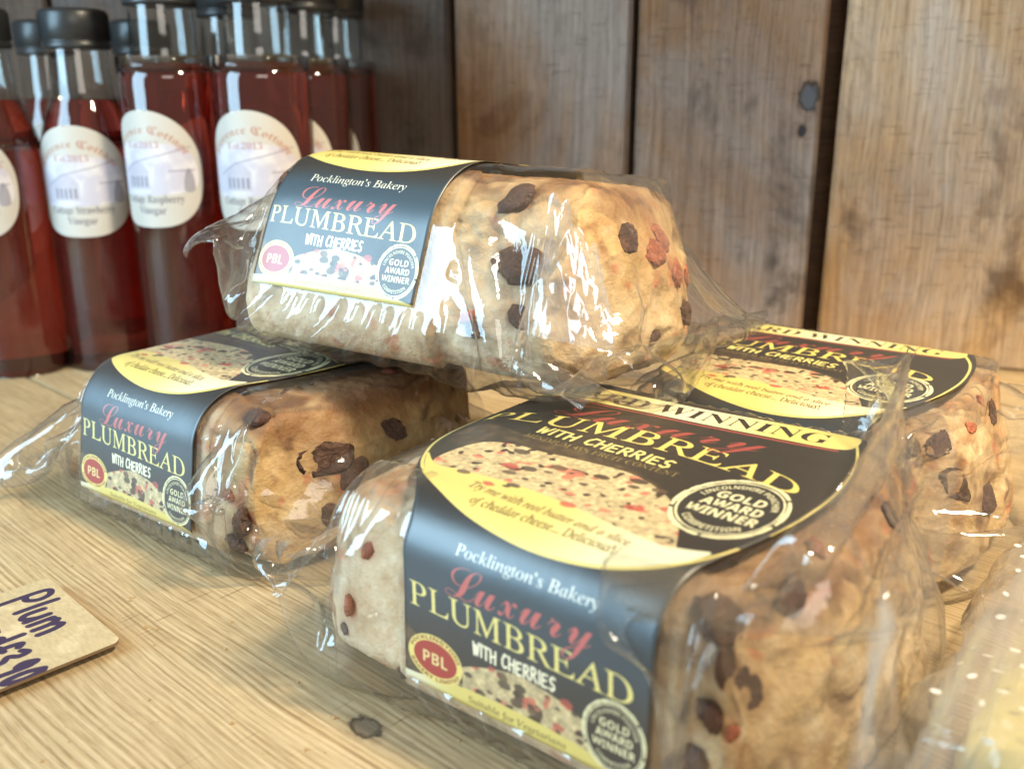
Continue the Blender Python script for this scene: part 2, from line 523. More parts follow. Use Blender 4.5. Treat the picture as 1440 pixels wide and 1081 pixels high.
def bottle_art(flavour):
    cv = Canvas(-4.2, -4.6, 4.2, 4.6, 120, (192, 186, 177))
    LAV = np.array([176, 170, 190])
    def sky(X, Y):
        P = np.stack([X, Y, X*0], -1)
        n = sstep(.42, .62, fbm(P, .9, 4, 3))[..., None]
        return (np.array([214, 210, 216])*(1-n)+np.array([190, 186, 204])*n)/255.
    cv.poly(spline([(-3.4, -1.6), (-3.3, 1.2), (-1.5, 2.0), (1.0, 2.0), (3.2, 1.2), (3.4, -1.4), (0, -1.9)]), sky, .8)
    cv.poly([(-1.9, -1.5), (-1.9, -.2), (-1.3, .5), (-.4, .6), (.2, -.1), (.2, -1.5)], (176, 170, 182), .7)
    for k in range(5): cv.poly([(-1.7+k*.38, -1.3), (-1.7+k*.38, -.5), (-1.5+k*.38, -.5), (-1.5+k*.38, -1.3)], (120, 116, 132), .8)
    cv.stroke([(-2.4, -.3), (-1.0, .55), (1.5, 1.2), (3.2, 1.7)], .09, (120, 112, 128), .6)
    cv.stroke([(1.6, -.1), (3.4, -.05)], .07, (100, 94, 108), .7)
    cv.poly(spline([(2.6, -1.6), (2.7, -.4), (3.0, .1), (3.3, -.6), (3.3, -1.6)]), (120, 116, 128), .6)
    def arc(q):
        a = R(152)-R(124)*q[:, 0]
        r = 1+q[:, 1]*.20
        return np.stack([3.15*r*np.cos(a), -.35+3.05*r*np.sin(a)], -1)
    cv.text(black('Florence Cottage'), (0, 0, 1, 1), (172, 126, 106), warp=arc)
    cv.text(serifb('Est.2013'), (-1.5, 1.62, 1.1, .5), (172, 128, 112))
    cv.text(serifb('Cottage '+flavour), (-2.3, -2.5, 2.5, .6), (104, 96, 102))
    cv.text(serifb('Vinegar'), (-1.0, -3.35, 1.2, .58), (104, 96, 102))
    return cv.image('bottle_label_print')

# ------------------------------------------------------------------ materials
def m_film(name='clear_film', haze=.022):
    t = NT(name)
    g = t.n('ShaderNodeBsdfGlossy')
    g.inputs['Roughness'].default_value = .05
    tr = t.n('ShaderNodeBsdfTransparent')
    tr.inputs[0].default_value = (.975, .975, .97, 1)
    co = t.co()
    h = t.noise(t.mapping(co, (1, 1.6, 1.2)), 55, 3, .6, 1.2)
    nb = t.bump(h, .22, .0016)
    t.l(nb, g.inputs['Normal'])
    fr = t.n('ShaderNodeFresnel')
    geo = t.n('ShaderNodeNewGeometry')
    ior = t.math('ADD', 1.52, t.math('MULTIPLY', geo.outputs['Backfacing'], 1/1.52-1.52))
    t.l(ior, fr.inputs[0])
    t.l(nb, fr.inputs['Normal'])
    f = t.math('MULTIPLY', fr.outputs[0], 1.7)
    f = t.math('MINIMUM', f, .8)
    mx = t.n('ShaderNodeMixShader')
    t.l(f, mx.inputs[0])
    t.l(tr.outputs[0], mx.inputs[1])
    t.l(g.outputs[0], mx.inputs[2])
    df = t.n('ShaderNodeBsdfTranslucent')
    df.inputs[0].default_value = (.9, .9, .88, 1)
    d2 = t.n('ShaderNodeBsdfDiffuse')
    d2.inputs[0].default_value = (.9, .9, .88, 1)
    ad = t.n('ShaderNodeMixShader')
    ad.inputs[0].default_value = .5
    t.l(df.outputs[0], ad.inputs[1])
    t.l(d2.outputs[0], ad.inputs[2])
    m2 = t.n('ShaderNodeMixShader')
    m2.inputs[0].default_value = haze
    t.l(mx.outputs[0], m2.inputs[1])
    t.l(ad.outputs[0], m2.inputs[2])
    t.l(m2.outputs[0], t.out.inputs[0])
    return t.m

def m_print(img, rough, spec=.5, bump=.1, coat=0.):
    t = NT(img.name+'_paper')
    x = t.n('ShaderNodeTexImage')
    x.image = img
    x.extension = 'EXTEND'
    nz = t.noise(t.co(), 900, 3)
    lo_ = t.noise(t.co(), 22, 3, .6, .6)
    hh = t.math('ADD', t.math('MULTIPLY', nz, .12), t.math('MULTIPLY', lo_, 4.))
    b = t.bsdf(x.outputs[0], rough, t.bump(hh, .35, .0006))
    b.inputs['Specular IOR Level'].default_value = spec
    b.inputs['Coat Weight'].default_value = coat
    b.inputs['Coat Roughness'].default_value = .42
    b.inputs['Coat IOR'].default_value = 1.6
    return t.m

def m_bread():
    t = NT('plum_bread_crumb')
    a = t.n('ShaderNodeAttribute')
    a.attribute_name = 'Col'
    co = t.co()
    n1 = t.noise(co, 90, 5, .65)
    n2 = t.noise(co, 320, 3, .6)
    c = t.mix(t.math('MULTIPLY', t.ramp(n1, [(.35, 1.), (.62, 0.)]), .5), a.outputs[0], t.mix(1., a.outputs[0], (.62, .45, .30), 'MULTIPLY'))
    c = t.mix(t.math('MULTIPLY', t.ramp(n2, [(.5, 0.), (.7, 1.)]), .25), c, t.mix(1., c, (1.25, 1.25, 1.2), 'MULTIPLY'))
    v = t.n('ShaderNodeTexVoronoi')
    v.inputs['Scale'].default_value = 170
    t.l(co, v.inputs['Vector'])
    h = t.math('ADD', t.math('MULTIPLY', n1, 1.2), t.math('ADD', n2, t.math('MULTIPLY', v.outputs[0], .5)))
    b = t.bsdf(c, .62, t.bump(h, .55, .0016))
    b.inputs['Subsurface Weight'].default_value = .12
    b.inputs['Subsurface Radius'].default_value = (.006, .003, .0015)
    b.inputs['Subsurface Scale'].default_value = .6
    return t.m

def m_fruit(name, col, rough):
    t = NT(name)
    n = t.noise(t.co(), 150, 5, .65, 1.5)
    n3 = t.noise(t.co(), 60, 2, .5)
    c = t.mix(t.ramp(n, [(.38, 0.), (.62, 1.)]), tuple(x*.30 for x in col), col)
    c = t.mix(t.math('MULTIPLY', n3, .7), c, tuple(min(1, x*1.9+.02) for x in col))
    t.bsdf(c, rough, t.bump(n, 1., .004))
    return t.m

def m_wood(name, grain, rot, cols, stain, gscale=1., rough=.6, knots=(), bump=.5, blot=14., grey=0., fl=5.):
    """grain runs along the object's local X"""
    t = NT(name)
    oi = t.n('ShaderNodeObjectInfo')
    co = t.co()
    add = t.n('ShaderNodeVectorMath', operation='ADD')
    sc = t.n('ShaderNodeVectorMath', operation='SCALE')
    cb = t.n('ShaderNodeCombineXYZ')
    for k in range(3): t.l(oi.outputs['Random'], cb.inputs[k])
    t.l(cb.outputs[0], sc.inputs[0])
    sc.inputs['Scale'].default_value = 7.
    t.l(co, add.inputs[0])
    t.l(sc.outputs[0], add.inputs[1])
    v = add.outputs[0]
    # slow waver so that the grain lines bend
    wv = t.noise(t.mapping(v, (3, 9, 9)), 1.6, 2)
    wc = t.n('ShaderNodeCombineXYZ')
    t.l(t.math('MULTIPLY', wv, .02), wc.inputs[1])
    wa = t.n('ShaderNodeVectorMath', operation='ADD')
    t.l(v, wa.inputs[0])
    t.l(wc.outputs[0], wa.inputs[1])
    v2 = wa.outputs[0]
    rings = t.n('ShaderNodeTexWave', wave_type='BANDS', bands_direction='Y')
    rings.inputs['Scale'].default_value = 210*gscale
    rings.inputs['Distortion'].default_value = 2.5
    rings.inputs['Detail'].default_value = 3
    rings.inputs['Detail Scale'].default_value = .35
    t.l(t.mapping(v2, (.05, 1, 1)), rings.inputs['Vector'])
    fine = t.noise(t.mapping(v2, (fl, fl*48+300, fl*48+300)), 1.0*gscale, 5, .7)
    fib = t.noise(t.mapping(v2, (fl*5, 1300, 1300)), 1.0, 4, .6)
    big = t.noise(v, blot, 5, .62, .4)
    big2 = t.noise(t.mapping(v, (.6, 1, 1)), blot*.45, 4, .55)
    g = t.math('ADD', t.math('MULTIPLY', rings.outputs['Fac'], .09), t.math('ADD', t.math('MULTIPLY', fine, .62), t.math('MULTIPLY', fib, .30)))
    c = t.ramp(g, [(.36, cols[0]), (.52, cols[1]), (.68, cols[2])])
    c = t.mix(t.math('MULTIPLY', t.ramp(big2, [(.42, 0.), (.62, 1.)]), stain[1]), c, t.mix(1., c, stain[0], 'MULTIPLY'))
    c = t.mix(t.math('MULTIPLY', t.ramp(big, [(.56, 0.), (.68, 1.)]), stain[3]), c, t.mix(1., c, stain[2], 'MULTIPLY'))
    pore = t.ramp(t.noise(t.mapping(v2, (55, 1500, 1500)), 1., 3, .6), [(.60, 0.), (.70, 1.)])
    c = t.mix(t.math('MULTIPLY', pore, .45), c, t.mix(1., c, (.42, .34, .26), 'MULTIPLY'))
    scr = t.ramp(t.noise(t.mapping(v, (900, 38, 38), (0, 0, .35)), 1., 2, .5), [(.66, 0.), (.71, 1.)])
    msk = t.ramp(t.noise(v, 18, 2), [(.5, 0.), (.62, 1.)])
    c = t.mix(t.math('MULTIPLY', t.math('MULTIPLY', scr, msk), .85), c, t.mix(1., c, (.5, .45, .42), 'MULTIPLY'))
    spk = t.ramp(t.noise(v, 420, 3, .7), [(.68, 0.), (.76, 1.)])
    c = t.mix(t.math('MULTIPLY', spk, .6), c, t.mix(1., c, (.45, .38, .30), 'MULTIPLY'))
    worn = t.ramp(t.noise(t.mapping(v, (1, 2, 2)), 26, 5, .7), [(.50, 0.), (.66, 1.)])
    c = t.mix(t.math('MULTIPLY', worn, .7), c, t.mix(1., c, (1.16, 1.14, 1.10), 'MULTIPLY'))
    if grey:
        gm = t.ramp(t.noise(t.mapping(v, (.7, 1, 1), (0, 0, 0), (3.1, 1.7, 0)), 7., 5, .6, .5), [(.40, 0.), (.60, 1.)])
        bw = t.n('ShaderNodeHueSaturation')
        bw.inputs['Saturation'].default_value = .30
        bw.inputs['Value'].default_value = 1.06
        t.l(c, bw.inputs['Color'])
        c = t.mix(t.math('MULTIPLY', gm, grey), c, bw.outputs[0])
    hgt = t.math('SUBTRACT', t.math('SUBTRACT', g, t.math('MULTIPLY', pore, .25)), t.math('MULTIPLY', scr, .3))
    for (kx, ky, r, kc) in knots:  # local position, radius, heart colour
        d = t.n('ShaderNodeVectorMath', operation='DISTANCE')
        t.l(t.mapping(co, (.7, 1, 1)), d.inputs[0])
        d.inputs[1].default_value = (kx*.7, ky, 0)
        dd = t.math('ADD', d.outputs['Value'], t.math('MULTIPLY', t.noise(co, 220, 3), r*.9))
        dd = t.math('DIVIDE', dd, r)
        halo = t.ramp(dd, [(.9, 0.), (1.15, 1.), (1.5, 1.), (1.9, 0.)])
        core = t.ramp(dd, [(1.15, 1.), (1.3, 0.)])
        halo = t.ramp(t.math('MULTIPLY', dd, .5), [(.5, 1.), (.95, 0.)])
        core = t.ramp(t.math('MULTIPLY', dd, .5), [(.52, 1.), (.62, 0.)])
        rim = t.ramp(t.math('MULTIPLY', dd, .5), [(.50, 0.), (.60, 1.), (.70, 0.)])
        c = t.mix(t.math('MULTIPLY', halo, .6), c, t.mix(1., c, (.45, .40, .38), 'MULTIPLY'))
        c = t.mix(core, c, kc)
        c = t.mix(t.math('MULTIPLY', rim, .9), c, (.03, .024, .02))
        hgt = t.math('SUBTRACT', hgt, t.math('MULTIPLY', core, .8))
    t.bsdf(c, rough, t.bump(hgt, bump, .0012), Specular_IOR_Level=.35)
    return t.m

FILM = m_film()
FROST = m_film('frosted_film', .17)
BREAD = m_bread()
RAISIN = m_fruit('raisin_skin', (.085, .038, .024), .5)
CHERRY = m_fruit('cherry_flesh', (.42, .12, .06), .4)

# ------------------------------------------------------------------ shelf and timber wall
def box_mesh(name, x0, x1, y0, y1, z0, z1, bev=.15, cuts=0):
    bm = bmesh.new()
    bmesh.ops.create_cube(bm, size=1)
    for v in bm.verts:
        v.co = Vector(((x0+x1)/2+v.co.x*(x1-x0), (y0+y1)/2+v.co.y*(y1-y0), (z0+z1)/2+v.co.z*(z1-z0)))*U
    if bev: bmesh.ops.bevel(bm, geom=list(bm.edges), offset=bev*U, segments=2, affect='EDGES')
    me = bpy.data.meshes.new(name)
    bm.to_mesh(me)
    bm.free()
    return me

GY = R(-43)
SH = empty('display_shelf', (-34, 60, 0), GY)
tag(SH, 'pale scratched pine shelf that the loaves and bottles stand on', 'shelf')
PINE = [(.27, .18, .09), (.47, .35, .20), (.60, .475, .30)]
for k, (y0, y1) in enumerate([(-78, 4.4), (4.55, 46), (46.25, 92)]):
    kn = [(.438, -.043, .0055, (.20, .15, .10))] if k == 0 else []
    mt = m_wood('pine_board', 0, 0, PINE, ((.86, .78, .66), .6, (.55, .45, .36), .55), .55, .55, kn, .38, 7., 0., 16.)
    link('board', box_mesh('board', -70, 110, y0, y1, -2.2, 0, .12), mt, SH)

WA = math.atan2(-.35, 1.)
D0 = 82.0
WL = empty('plank_wall', (0, D0, 0), WA)
tag(WL, kind='structure')
# local x runs along the wall, seams measured at the photograph's joints
def wall_x(px, v=129):
    o = None
    return px
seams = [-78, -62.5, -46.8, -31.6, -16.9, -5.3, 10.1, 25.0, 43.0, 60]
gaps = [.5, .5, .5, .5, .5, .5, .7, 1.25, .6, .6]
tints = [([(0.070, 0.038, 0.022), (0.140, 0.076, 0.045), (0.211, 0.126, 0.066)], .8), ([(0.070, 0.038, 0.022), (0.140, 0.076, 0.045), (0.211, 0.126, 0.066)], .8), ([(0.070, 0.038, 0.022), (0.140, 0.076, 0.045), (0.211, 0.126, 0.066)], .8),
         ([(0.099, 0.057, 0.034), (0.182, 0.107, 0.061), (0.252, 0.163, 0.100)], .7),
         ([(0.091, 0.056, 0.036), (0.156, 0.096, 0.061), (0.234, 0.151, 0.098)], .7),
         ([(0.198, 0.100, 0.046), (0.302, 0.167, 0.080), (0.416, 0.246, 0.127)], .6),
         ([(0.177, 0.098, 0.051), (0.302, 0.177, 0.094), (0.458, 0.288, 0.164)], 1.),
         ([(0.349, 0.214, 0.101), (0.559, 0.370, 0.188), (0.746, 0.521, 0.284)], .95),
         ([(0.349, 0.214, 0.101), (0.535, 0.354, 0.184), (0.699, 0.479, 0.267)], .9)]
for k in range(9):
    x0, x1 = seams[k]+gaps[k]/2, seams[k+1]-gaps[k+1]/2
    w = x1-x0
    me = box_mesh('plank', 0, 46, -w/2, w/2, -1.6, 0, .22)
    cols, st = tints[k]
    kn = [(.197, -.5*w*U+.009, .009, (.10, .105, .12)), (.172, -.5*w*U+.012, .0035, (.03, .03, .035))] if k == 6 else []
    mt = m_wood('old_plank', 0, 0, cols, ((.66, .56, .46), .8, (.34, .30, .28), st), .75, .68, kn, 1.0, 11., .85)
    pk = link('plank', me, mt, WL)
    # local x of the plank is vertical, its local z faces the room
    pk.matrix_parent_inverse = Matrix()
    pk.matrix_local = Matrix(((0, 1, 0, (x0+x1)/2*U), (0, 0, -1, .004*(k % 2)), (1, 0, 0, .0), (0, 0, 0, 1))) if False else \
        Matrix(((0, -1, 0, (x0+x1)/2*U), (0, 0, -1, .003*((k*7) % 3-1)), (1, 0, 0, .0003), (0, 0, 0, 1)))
bk = link('backing_board', box_mesh('backing_board', -80, 62, 2.2, 3.2, .05, 46, 0), m_wood('dark_board', 0, 0, [(.05, .03, .018), (.09, .05, .03), (.12, .07, .04)], ((.7, .6, .5), .6, (.4, .4, .4), .5)), WL)
# unseen shelf, added above the frame to shade the upper wall
us = empty('shade_shelf', (0, D0, 0), WA)
tag(us, 'unseen pine shelf added above the bottles to shade the upper wall', 'shelf')
UPZ = 41.
link('board', box_mesh('board', -76, 58, -20, -2.2, UPZ, UPZ+2.2, .12), m_wood('upper_pine', 0, 0, PINE, ((.86, .78, .66), .6, (.55, .45, .36), .5)), us)

# ------------------------------------------------------------------ loaves
RC = 1.55                                  # edge radius of a loaf
def ring(d, W, H, R=RC):
    """point (r, z) and normal on the loaf's section, d measured along the sharp-cornered outline: 0 is the front top edge"""
    P = 2*(W+H)
    d = (np.asarray(d, float)+H) % P        # 0 at the front foot, going up
    out = np.zeros(d.shape+(2,))
    nor = np.zeros(d.shape+(2,))
    segs = [(0, H, (0, -H), (0, 1), (-1, 0)), (H, H+W, (0, 0), (1, 0), (0, 1)), (H+W, 2*H+W, (W, 0), (0, -1), (1, 0)), (2*H+W, P, (W, -H), (-1, 0), (0, -1))]
    for k, (a, b, o, t, n) in enumerate(segs):
        m = (d >= a) & (d < b+1e-9)
        x = d[m]-a
        L = b-a
        pn = segs[k-1][4]
        nn = segs[(k+1) % 4][4]
        p = np.array(o)[None]+x[:, None]*np.array(t)[None]
        nm = np.repeat(np.array(n, float)[None], len(x), 0)
        lo = x < R
        if lo.any():
            an = (math.pi/4)*(1+x[lo]/R)      # from 45 deg to 90 deg
            c = np.array(o)+R*np.array(t)-R*np.array(n)
            dirn = np.cos(an)[:, None]*(-np.array(t))+np.sin(an)[:, None]*np.array(n)
            p[lo] = c+R*dirn
            nm[lo] = dirn
        hi = x > L-R
        if hi.any():
            an = (math.pi/4)*(1+(L-x[hi])/R)
            c = np.array(o)+(L-R)*np.array(t)-R*np.array(n)
            dirn = np.cos(an)[:, None]*np.array(t)+np.sin(an)[:, None]*np.array(n)
            p[hi] = c+R*dirn
            nm[hi] = dirn
        out[m] = p
        nor[m] = nm
    return out, nor

class Loaf:
    def __init__(s, key, O, yaw, ty, tx, s0, s1, W, H, lean, R=1.55):
        s.R = R
        s.key, s.O, s.s0, s.s1, s.W, s.H, s.lean = key, np.array(O, float), s0, s1, W, H, lean
        s.M = (Matrix.Rotation(yaw, 4, 'Z') @ Matrix.Rotation(ty, 4, 'Y') @ Matrix.Rotation(tx, 4, 'X'))
        s.A = np.array(s.M.to_3x3())
    def world(s, p): return p @ s.A.T+s.O
    def local(s, p): return (p-s.O) @ s.A
    def deform(s, p):
        """tin taper of the ends, sloping front, soft bulges: applied alike to bread, film and label"""
        q = p.copy()
        z = np.clip(p[:, 2], -s.H, .5)
        fr = np.clip(1-p[:, 1]/s.W, 0, 1.3)
        q[:, 1] = p[:, 1]+math.tan(s.lean)*z*fr
        c = (s.s0+s.s1)/2
        t = np.clip((np.abs(p[:, 0]-c)-5.2)/(s.s1-c-5.2), 0, 1.15)
        q[:, 0] = p[:, 0]-np.sign(p[:, 0]-c)*1.6*t**2*(z+s.H)/s.H
        tt = np.clip(t, 0, 1)
        q[:, 2] = p[:, 2]-1.5*tt**2.5*sstep(-s.H*.7, 0, z)
        q[:, 1] += (s.W/2-q[:, 1])*.12*tt**3
        ed = np.clip(np.abs(p[:, 1]-s.W/2)/(s.W/2), 0, 1.1)
        q[:, 0] -= np.sign(p[:, 0]-c)*np.where(p[:, 0] > c, 2.9, 1.2)*tt**2*ed**3
        eu = np.clip((p[:, 2]+s.H*.5)/(s.H*.5), 0, 1)
        q[:, 0] -= np.sign(p[:, 0]-c)*.9*tt**2*eu**3
        return q
    def push(s, p, off):
        """push local points out of the loaf's rounded box"""
        c = np.array([(s.s0+s.s1)/2, s.W/2, -s.H/2])
        h = np.array([(s.s1-s.s0)/2, s.W/2, s.H/2])
        q = p-c
        inner = np.clip(q, -(h-s.R), h-s.R)
        d = q-inner
        L = np.sqrt((d*d).sum(-1))
        lim = s.R+off
        # points in the core: push along the nearest face
        core = L < 1e-5
        near = (L < lim) & ~core
        out = q.copy()
        out[near] = inner[near]+d[near]/L[near][..., None]*lim
        if core.any():
            qq = q[core]
            k = np.argmin(h-np.abs(qq), -1)
            ii = np.arange(len(qq))
            qq[ii, k] = np.sign(qq[ii, k]+1e-9)*(h[k]+off)
            out[core] = qq
        return out+c

LOAVES = [
 Loaf('near', (-3.514, 27.66, 7.84), R(-38.41), 0, 0, -6.7, 14.6, 15.6, 7.8, R(1), 1.8),
 Loaf('left', (-20.945, 44.60, 7.583), R(-37.04), 0, 0, -2.7, 15.4, 14.8, 7.55, R(8), 2.1),
 Loaf('top', (-11.0, 45.6, 17.75), R(-28), R(2.2), R(-7.0), -3.3, 19.0, 13.8, 9.2, R(15), 2.9),
 Loaf('back', (6.549, 41.445, 7.4), R(-38.9), 0, 0, -4.5, 14.3, 15.2, 7.35, R(4))]
LAB = [
 'wrapped plum loaf nearest the camera, its lid label and front label both in full view',
 'wrapped plum loaf lying left on the shelf behind the handwritten card, front label lit blue',
 'wrapped plum loaf resting on top of the others, in front of the red bottles',
 'wrapped plum loaf at the back right against the plank wall, only its lid label showing']

def make_bag(lf, seed, others, ends, nv=104, nu=128, steps=130):
    """the clear bag is laid round the loaf as a tube sealed flat at both ends, then settled as an inextensible sheet"""
    rs = np.random.RandomState(seed)
    W, H = lf.W, lf.H
    P = 2*(W+H)-8*lf.R+2*math.pi*lf.R
    Cb = P*1.085
    extl, extr = ends
    vs = np.linspace(lf.s0-extl, lf.s1+extr, nv)
    Lrest = (lf.s1-lf.s0+extl+extr)/(nv-1)*1.11
    # u: arc positions; the label zone is laid tight
    dvirt = np.linspace(-H*.5, 2*(W+H)-H*.5, nu, endpoint=False)
    pts, nor = ring(dvirt, W, H, lf.R)
    seg = np.linalg.norm(np.roll(pts, -1, 0)-pts, axis=1)
    cum = np.concatenate([[0], np.cumsum(seg)])[:-1]
    arc = np.arange(nu)*(P/nu)
    pass
    dd = np.interp(arc, np.append(cum, seg.sum()), np.append(dvirt, dvirt[0]+2*(W+H)))
    pts, nor = ring(dd, W, H, lf.R)
    dlab = np.where(dd > 2*(W+H)-H, dd-2*(W+H), dd)
    X = np.zeros((nv, nu, 3))
    lu = Cb/nu
    half = nu//2
    # flat line for the seals
    k = np.arange(nu)
    fl = np.where(k < half, k/half, 2-k/half)        # 0 at the front, 1 at the back
    def flat_line(ang, zc):
        return np.stack([W/2+(fl-.5)*Cb/2*math.cos(ang), zc+(fl-.5)*Cb/2*math.sin(ang)], -1)
    flats = [flat_line(*FIN[lf.key][0]), flat_line(*FIN[lf.key][1])]
    for i, s in enumerate(vs):
        e = max(lf.s0-s, s-lf.s1, 0)
        ext = extl if s < 0 else extr
        t = min(1, e/(max(ext-1.4, .1)))
        t2 = t**(2.0 if s < 0 else 1.7)
        sec = pts+nor*.12
        sec = sec*(1-t2)+flats[0 if s < 0 else 1]*t2
        X[i, :, 1:] = sec
        X[i, :, 0] = s
    X += (rs.rand(nv, nu, 3)-.5)*.16
    big = fbm(X.reshape(-1, 3), .35, 2, seed*3.1).reshape(nv, nu)-.5
    X[..., 1] += big*.8*np.sign(X[..., 1]-W/2)
    X[..., 2] += big*.8*np.sign(X[..., 2]+H/2)
    S2, D2 = np.meshgrid(vs, dlab, indexing='ij')
    pin = ((S2 > -.5) & (S2 < 10.6) & (D2 > -6.3) & (D2 < W-1)) | ((S2 > -4.6) & (S2 < 11.6) & (D2 > 2.0) & (D2 < W-1))
    pp, pn = ring(D2.ravel(), W, H, lf.R)
    PT = np.concatenate([S2.reshape(-1, 1), pp+pn*.05], 1).reshape(nv, nu, 3)
    pw = np.where(pin, 1., 0.)
    V = np.zeros_like(X)
    grav = lf.A.T @ np.array([0, 0, -1.])
    def con(a, b, L, k=.5):
        d = b-a
        l = np.sqrt((d*d).sum(-1))[..., None]+1e-9
        c = d*(k*(l-L)/l)
        a += c
        b -= c
    def conc(L, k):                               # wrap-around neighbour
        d = X[:, 0]-X[:, -1]
        l = np.sqrt((d*d).sum(-1))[..., None]+1e-9
        c = d*(k*(l-L)/l)
        X[:, -1] += c
        X[:, 0] -= c
    dg = math.hypot(lu, Lrest)
    welds = 4
    for st in range(steps):
        Xp = X.copy()
        V *= .90
        X += V+grav*.0012
        if st < 60:
            X[:12, :, 2] += ends_force[lf.key][0]*.02
            X[-12:, :, 2] += ends_force[lf.key][1]*.02
            X[:6] += (noise3(X[:6], .5, st*.05+seed)-.5)[..., None]*.06*np.array([.3, 1, 1.5])
            X[-6:] += (noise3(X[-6:], .5, st*.05+seed+9)-.5)[..., None]*.06*np.array([.3, 1, 1.5])
        for it in range(5):
            con(X[0:-1:2], X[1::2], Lrest)
            con(X[1:-1:2], X[2::2], Lrest)
            con(X[:, 0:-1:2], X[:, 1::2], lu)
            con(X[:, 1:-1:2], X[:, 2::2], lu)
            conc(lu, .5)
            con(X[0:-1:2, :-1], X[1::2, 1:], dg, .15)
            con(X[1:-1:2, :-1], X[2::2, 1:], dg, .15)
            con(X[0:-1:2, 1:], X[1::2, :-1], dg, .15)
            con(X[1:-1:2, 1:], X[2::2, :-1], dg, .15)
            for k_, w_ in ((3, .10), (6, .06)):       # the sheet resists bending
                for ax_ in (0, 1):
                    n_ = X.shape[ax_]
                    for o_ in range(2):
                        sl = [slice(None)]*3
                        a_, b_ = list(sl), list(sl)
                        a_[ax_] = slice(0, n_-k_)
                        b_[ax_] = slice(k_, n_)
                        A_, B_ = X[tuple(a_)], X[tuple(b_)]
                        d_ = B_-A_
                        l_ = np.sqrt((d_*d_).sum(-1))[..., None]+1e-9
                        L_ = k_*(Lrest if ax_ == 0 else lu)
                        c_ = d_*(w_*.5*np.minimum(l_-L_*.97, 0)/l_)
                        cc = np.zeros_like(X)
                        cc[tuple(a_)] += c_
                        cc[tuple(b_)] -= c_
                        X = X+cc*.5
                        break
            # seals
            for rows in (range(welds), range(nv-welds, nv)):
                for i in rows:
                    a = X[i, 1:half]
                    b = X[i, :half:-1]
                    m = (a+b)/2
                    X[i, 1:half] = m+np.array([0, 0, .015])
                    X[i, :half:-1] = m-np.array([0, 0, .015])
            X += (PT-X)*pw[..., None]
            q = X.reshape(-1, 3)
            q = lf.push(q, .07)
            if it == 4:
                w = lf.world(q)
                for ot in others:
                    w = ot.world(ot.push(ot.local(w), .14))
                w[:, 2] = np.maximum(w[:, 2], .05)
                q = lf.local(w)
                q = lf.push(q, .05)
            X = q.reshape(nv, nu, 3)
            X = np.where(pw[..., None] > 0, PT, X)
        V = (X-Xp)
        sp = np.sqrt((V*V).sum(-1))[..., None]
        V *= np.minimum(1, .25/np.maximum(sp, 1e-6))
    # finer sheet, then sharp creases: the film stands proud along the borders of irregular cells
    def up(A, k, closed):
        if closed: A = np.concatenate([A, A[:, :1]], 1)
        n, m = A.shape[:2]
        a = np.linspace(0, n-1, (n-1)*k+1)
        i0 = np.minimum(a.astype(int), n-2)
        A = A[i0]+(A[i0+1]-A[i0])*(a-i0).reshape(-1, *[1]*(A.ndim-1))
        b = np.linspace(0, m-1, (m-1)*k+1)
        j0 = np.minimum(b.astype(int), m-2)
        A = A[:, j0]+(A[:, j0+1]-A[:, j0])*(b-j0).reshape(1, -1, *[1]*(A.ndim-2))
        return A[:, :-1] if closed else A
    X = up(X, 2, True)
    pwf = up(pw, 2, True)
    nv, nu = X.shape[:2]
    du = np.roll(X, -1, 1)-np.roll(X, 1, 1)
    dv = np.empty_like(X)
    dv[1:-1] = X[2:]-X[:-2]
    dv[0] = X[1]-X[0]
    dv[-1] = X[-1]-X[-2]
    N = np.cross(du, dv)
    N /= np.maximum(np.linalg.norm(N, axis=-1), 1e-9)[..., None]
    cc = np.array([(lf.s0+lf.s1)/2, W/2, -H/2])
    if ((X-cc)*N)[nv//2].sum() < 0: N = -N
    uu = np.broadcast_to(np.arange(nu)*lu/2, (nv, nu))
    vv = np.broadcast_to((np.arange(nv)*Lrest/2)[:, None], (nv, nu))
    def crease(cell, asp, sd):
        r2 = np.random.RandomState(sd)
        nc = int(nu*lu/2*nv*Lrest/2/cell**2)
        cu, cv_ = r2.rand(nc)*nu*lu/2, r2.rand(nc)*nv*Lrest/2
        th = r2.rand(nc)*math.pi
        best = np.full((nv, nu), 1e9)
        per = nu*lu/2
        for a_, b_, t_ in zip(cu, cv_, th):
            x = (uu-a_+per/2) % per-per/2
            y = vv-b_
            dd_ = (x*x+y*y)/cell**2
            best = np.minimum(best, dd_)
        return np.minimum(best, 1.2)
    wr = (uu*.0)
    dl = pwf.copy()
    for _ in range(14): dl = np.maximum(dl, np.maximum.reduce([np.roll(dl, 1, 0), np.roll(dl, -1, 0), np.roll(dl, 1, 1), np.roll(dl, -1, 1)])-.07)
    amp_ = np.clip(1-dl, 0, 1)
    inn_ = X-(cc-0)
    f1 = crease(3.0, 1, seed*7+1)
    f2 = crease(1.25, 1, seed*7+2)
    mod = sstep(.35, .65, noise3(np.stack([uu, vv, uu*0], -1), .22, seed))
    X = X+N*((f1*.42*(.4+.6*mod)+f2*.085)*amp_)[..., None]
    X += N*(.02*(1-amp_))[..., None]*0
    return X, nu, nv
ends_force = {'near': (.3, 1.6), 'left': (-.6, 0.), 'top': (.2, -.8), 'back': (0., .5)}
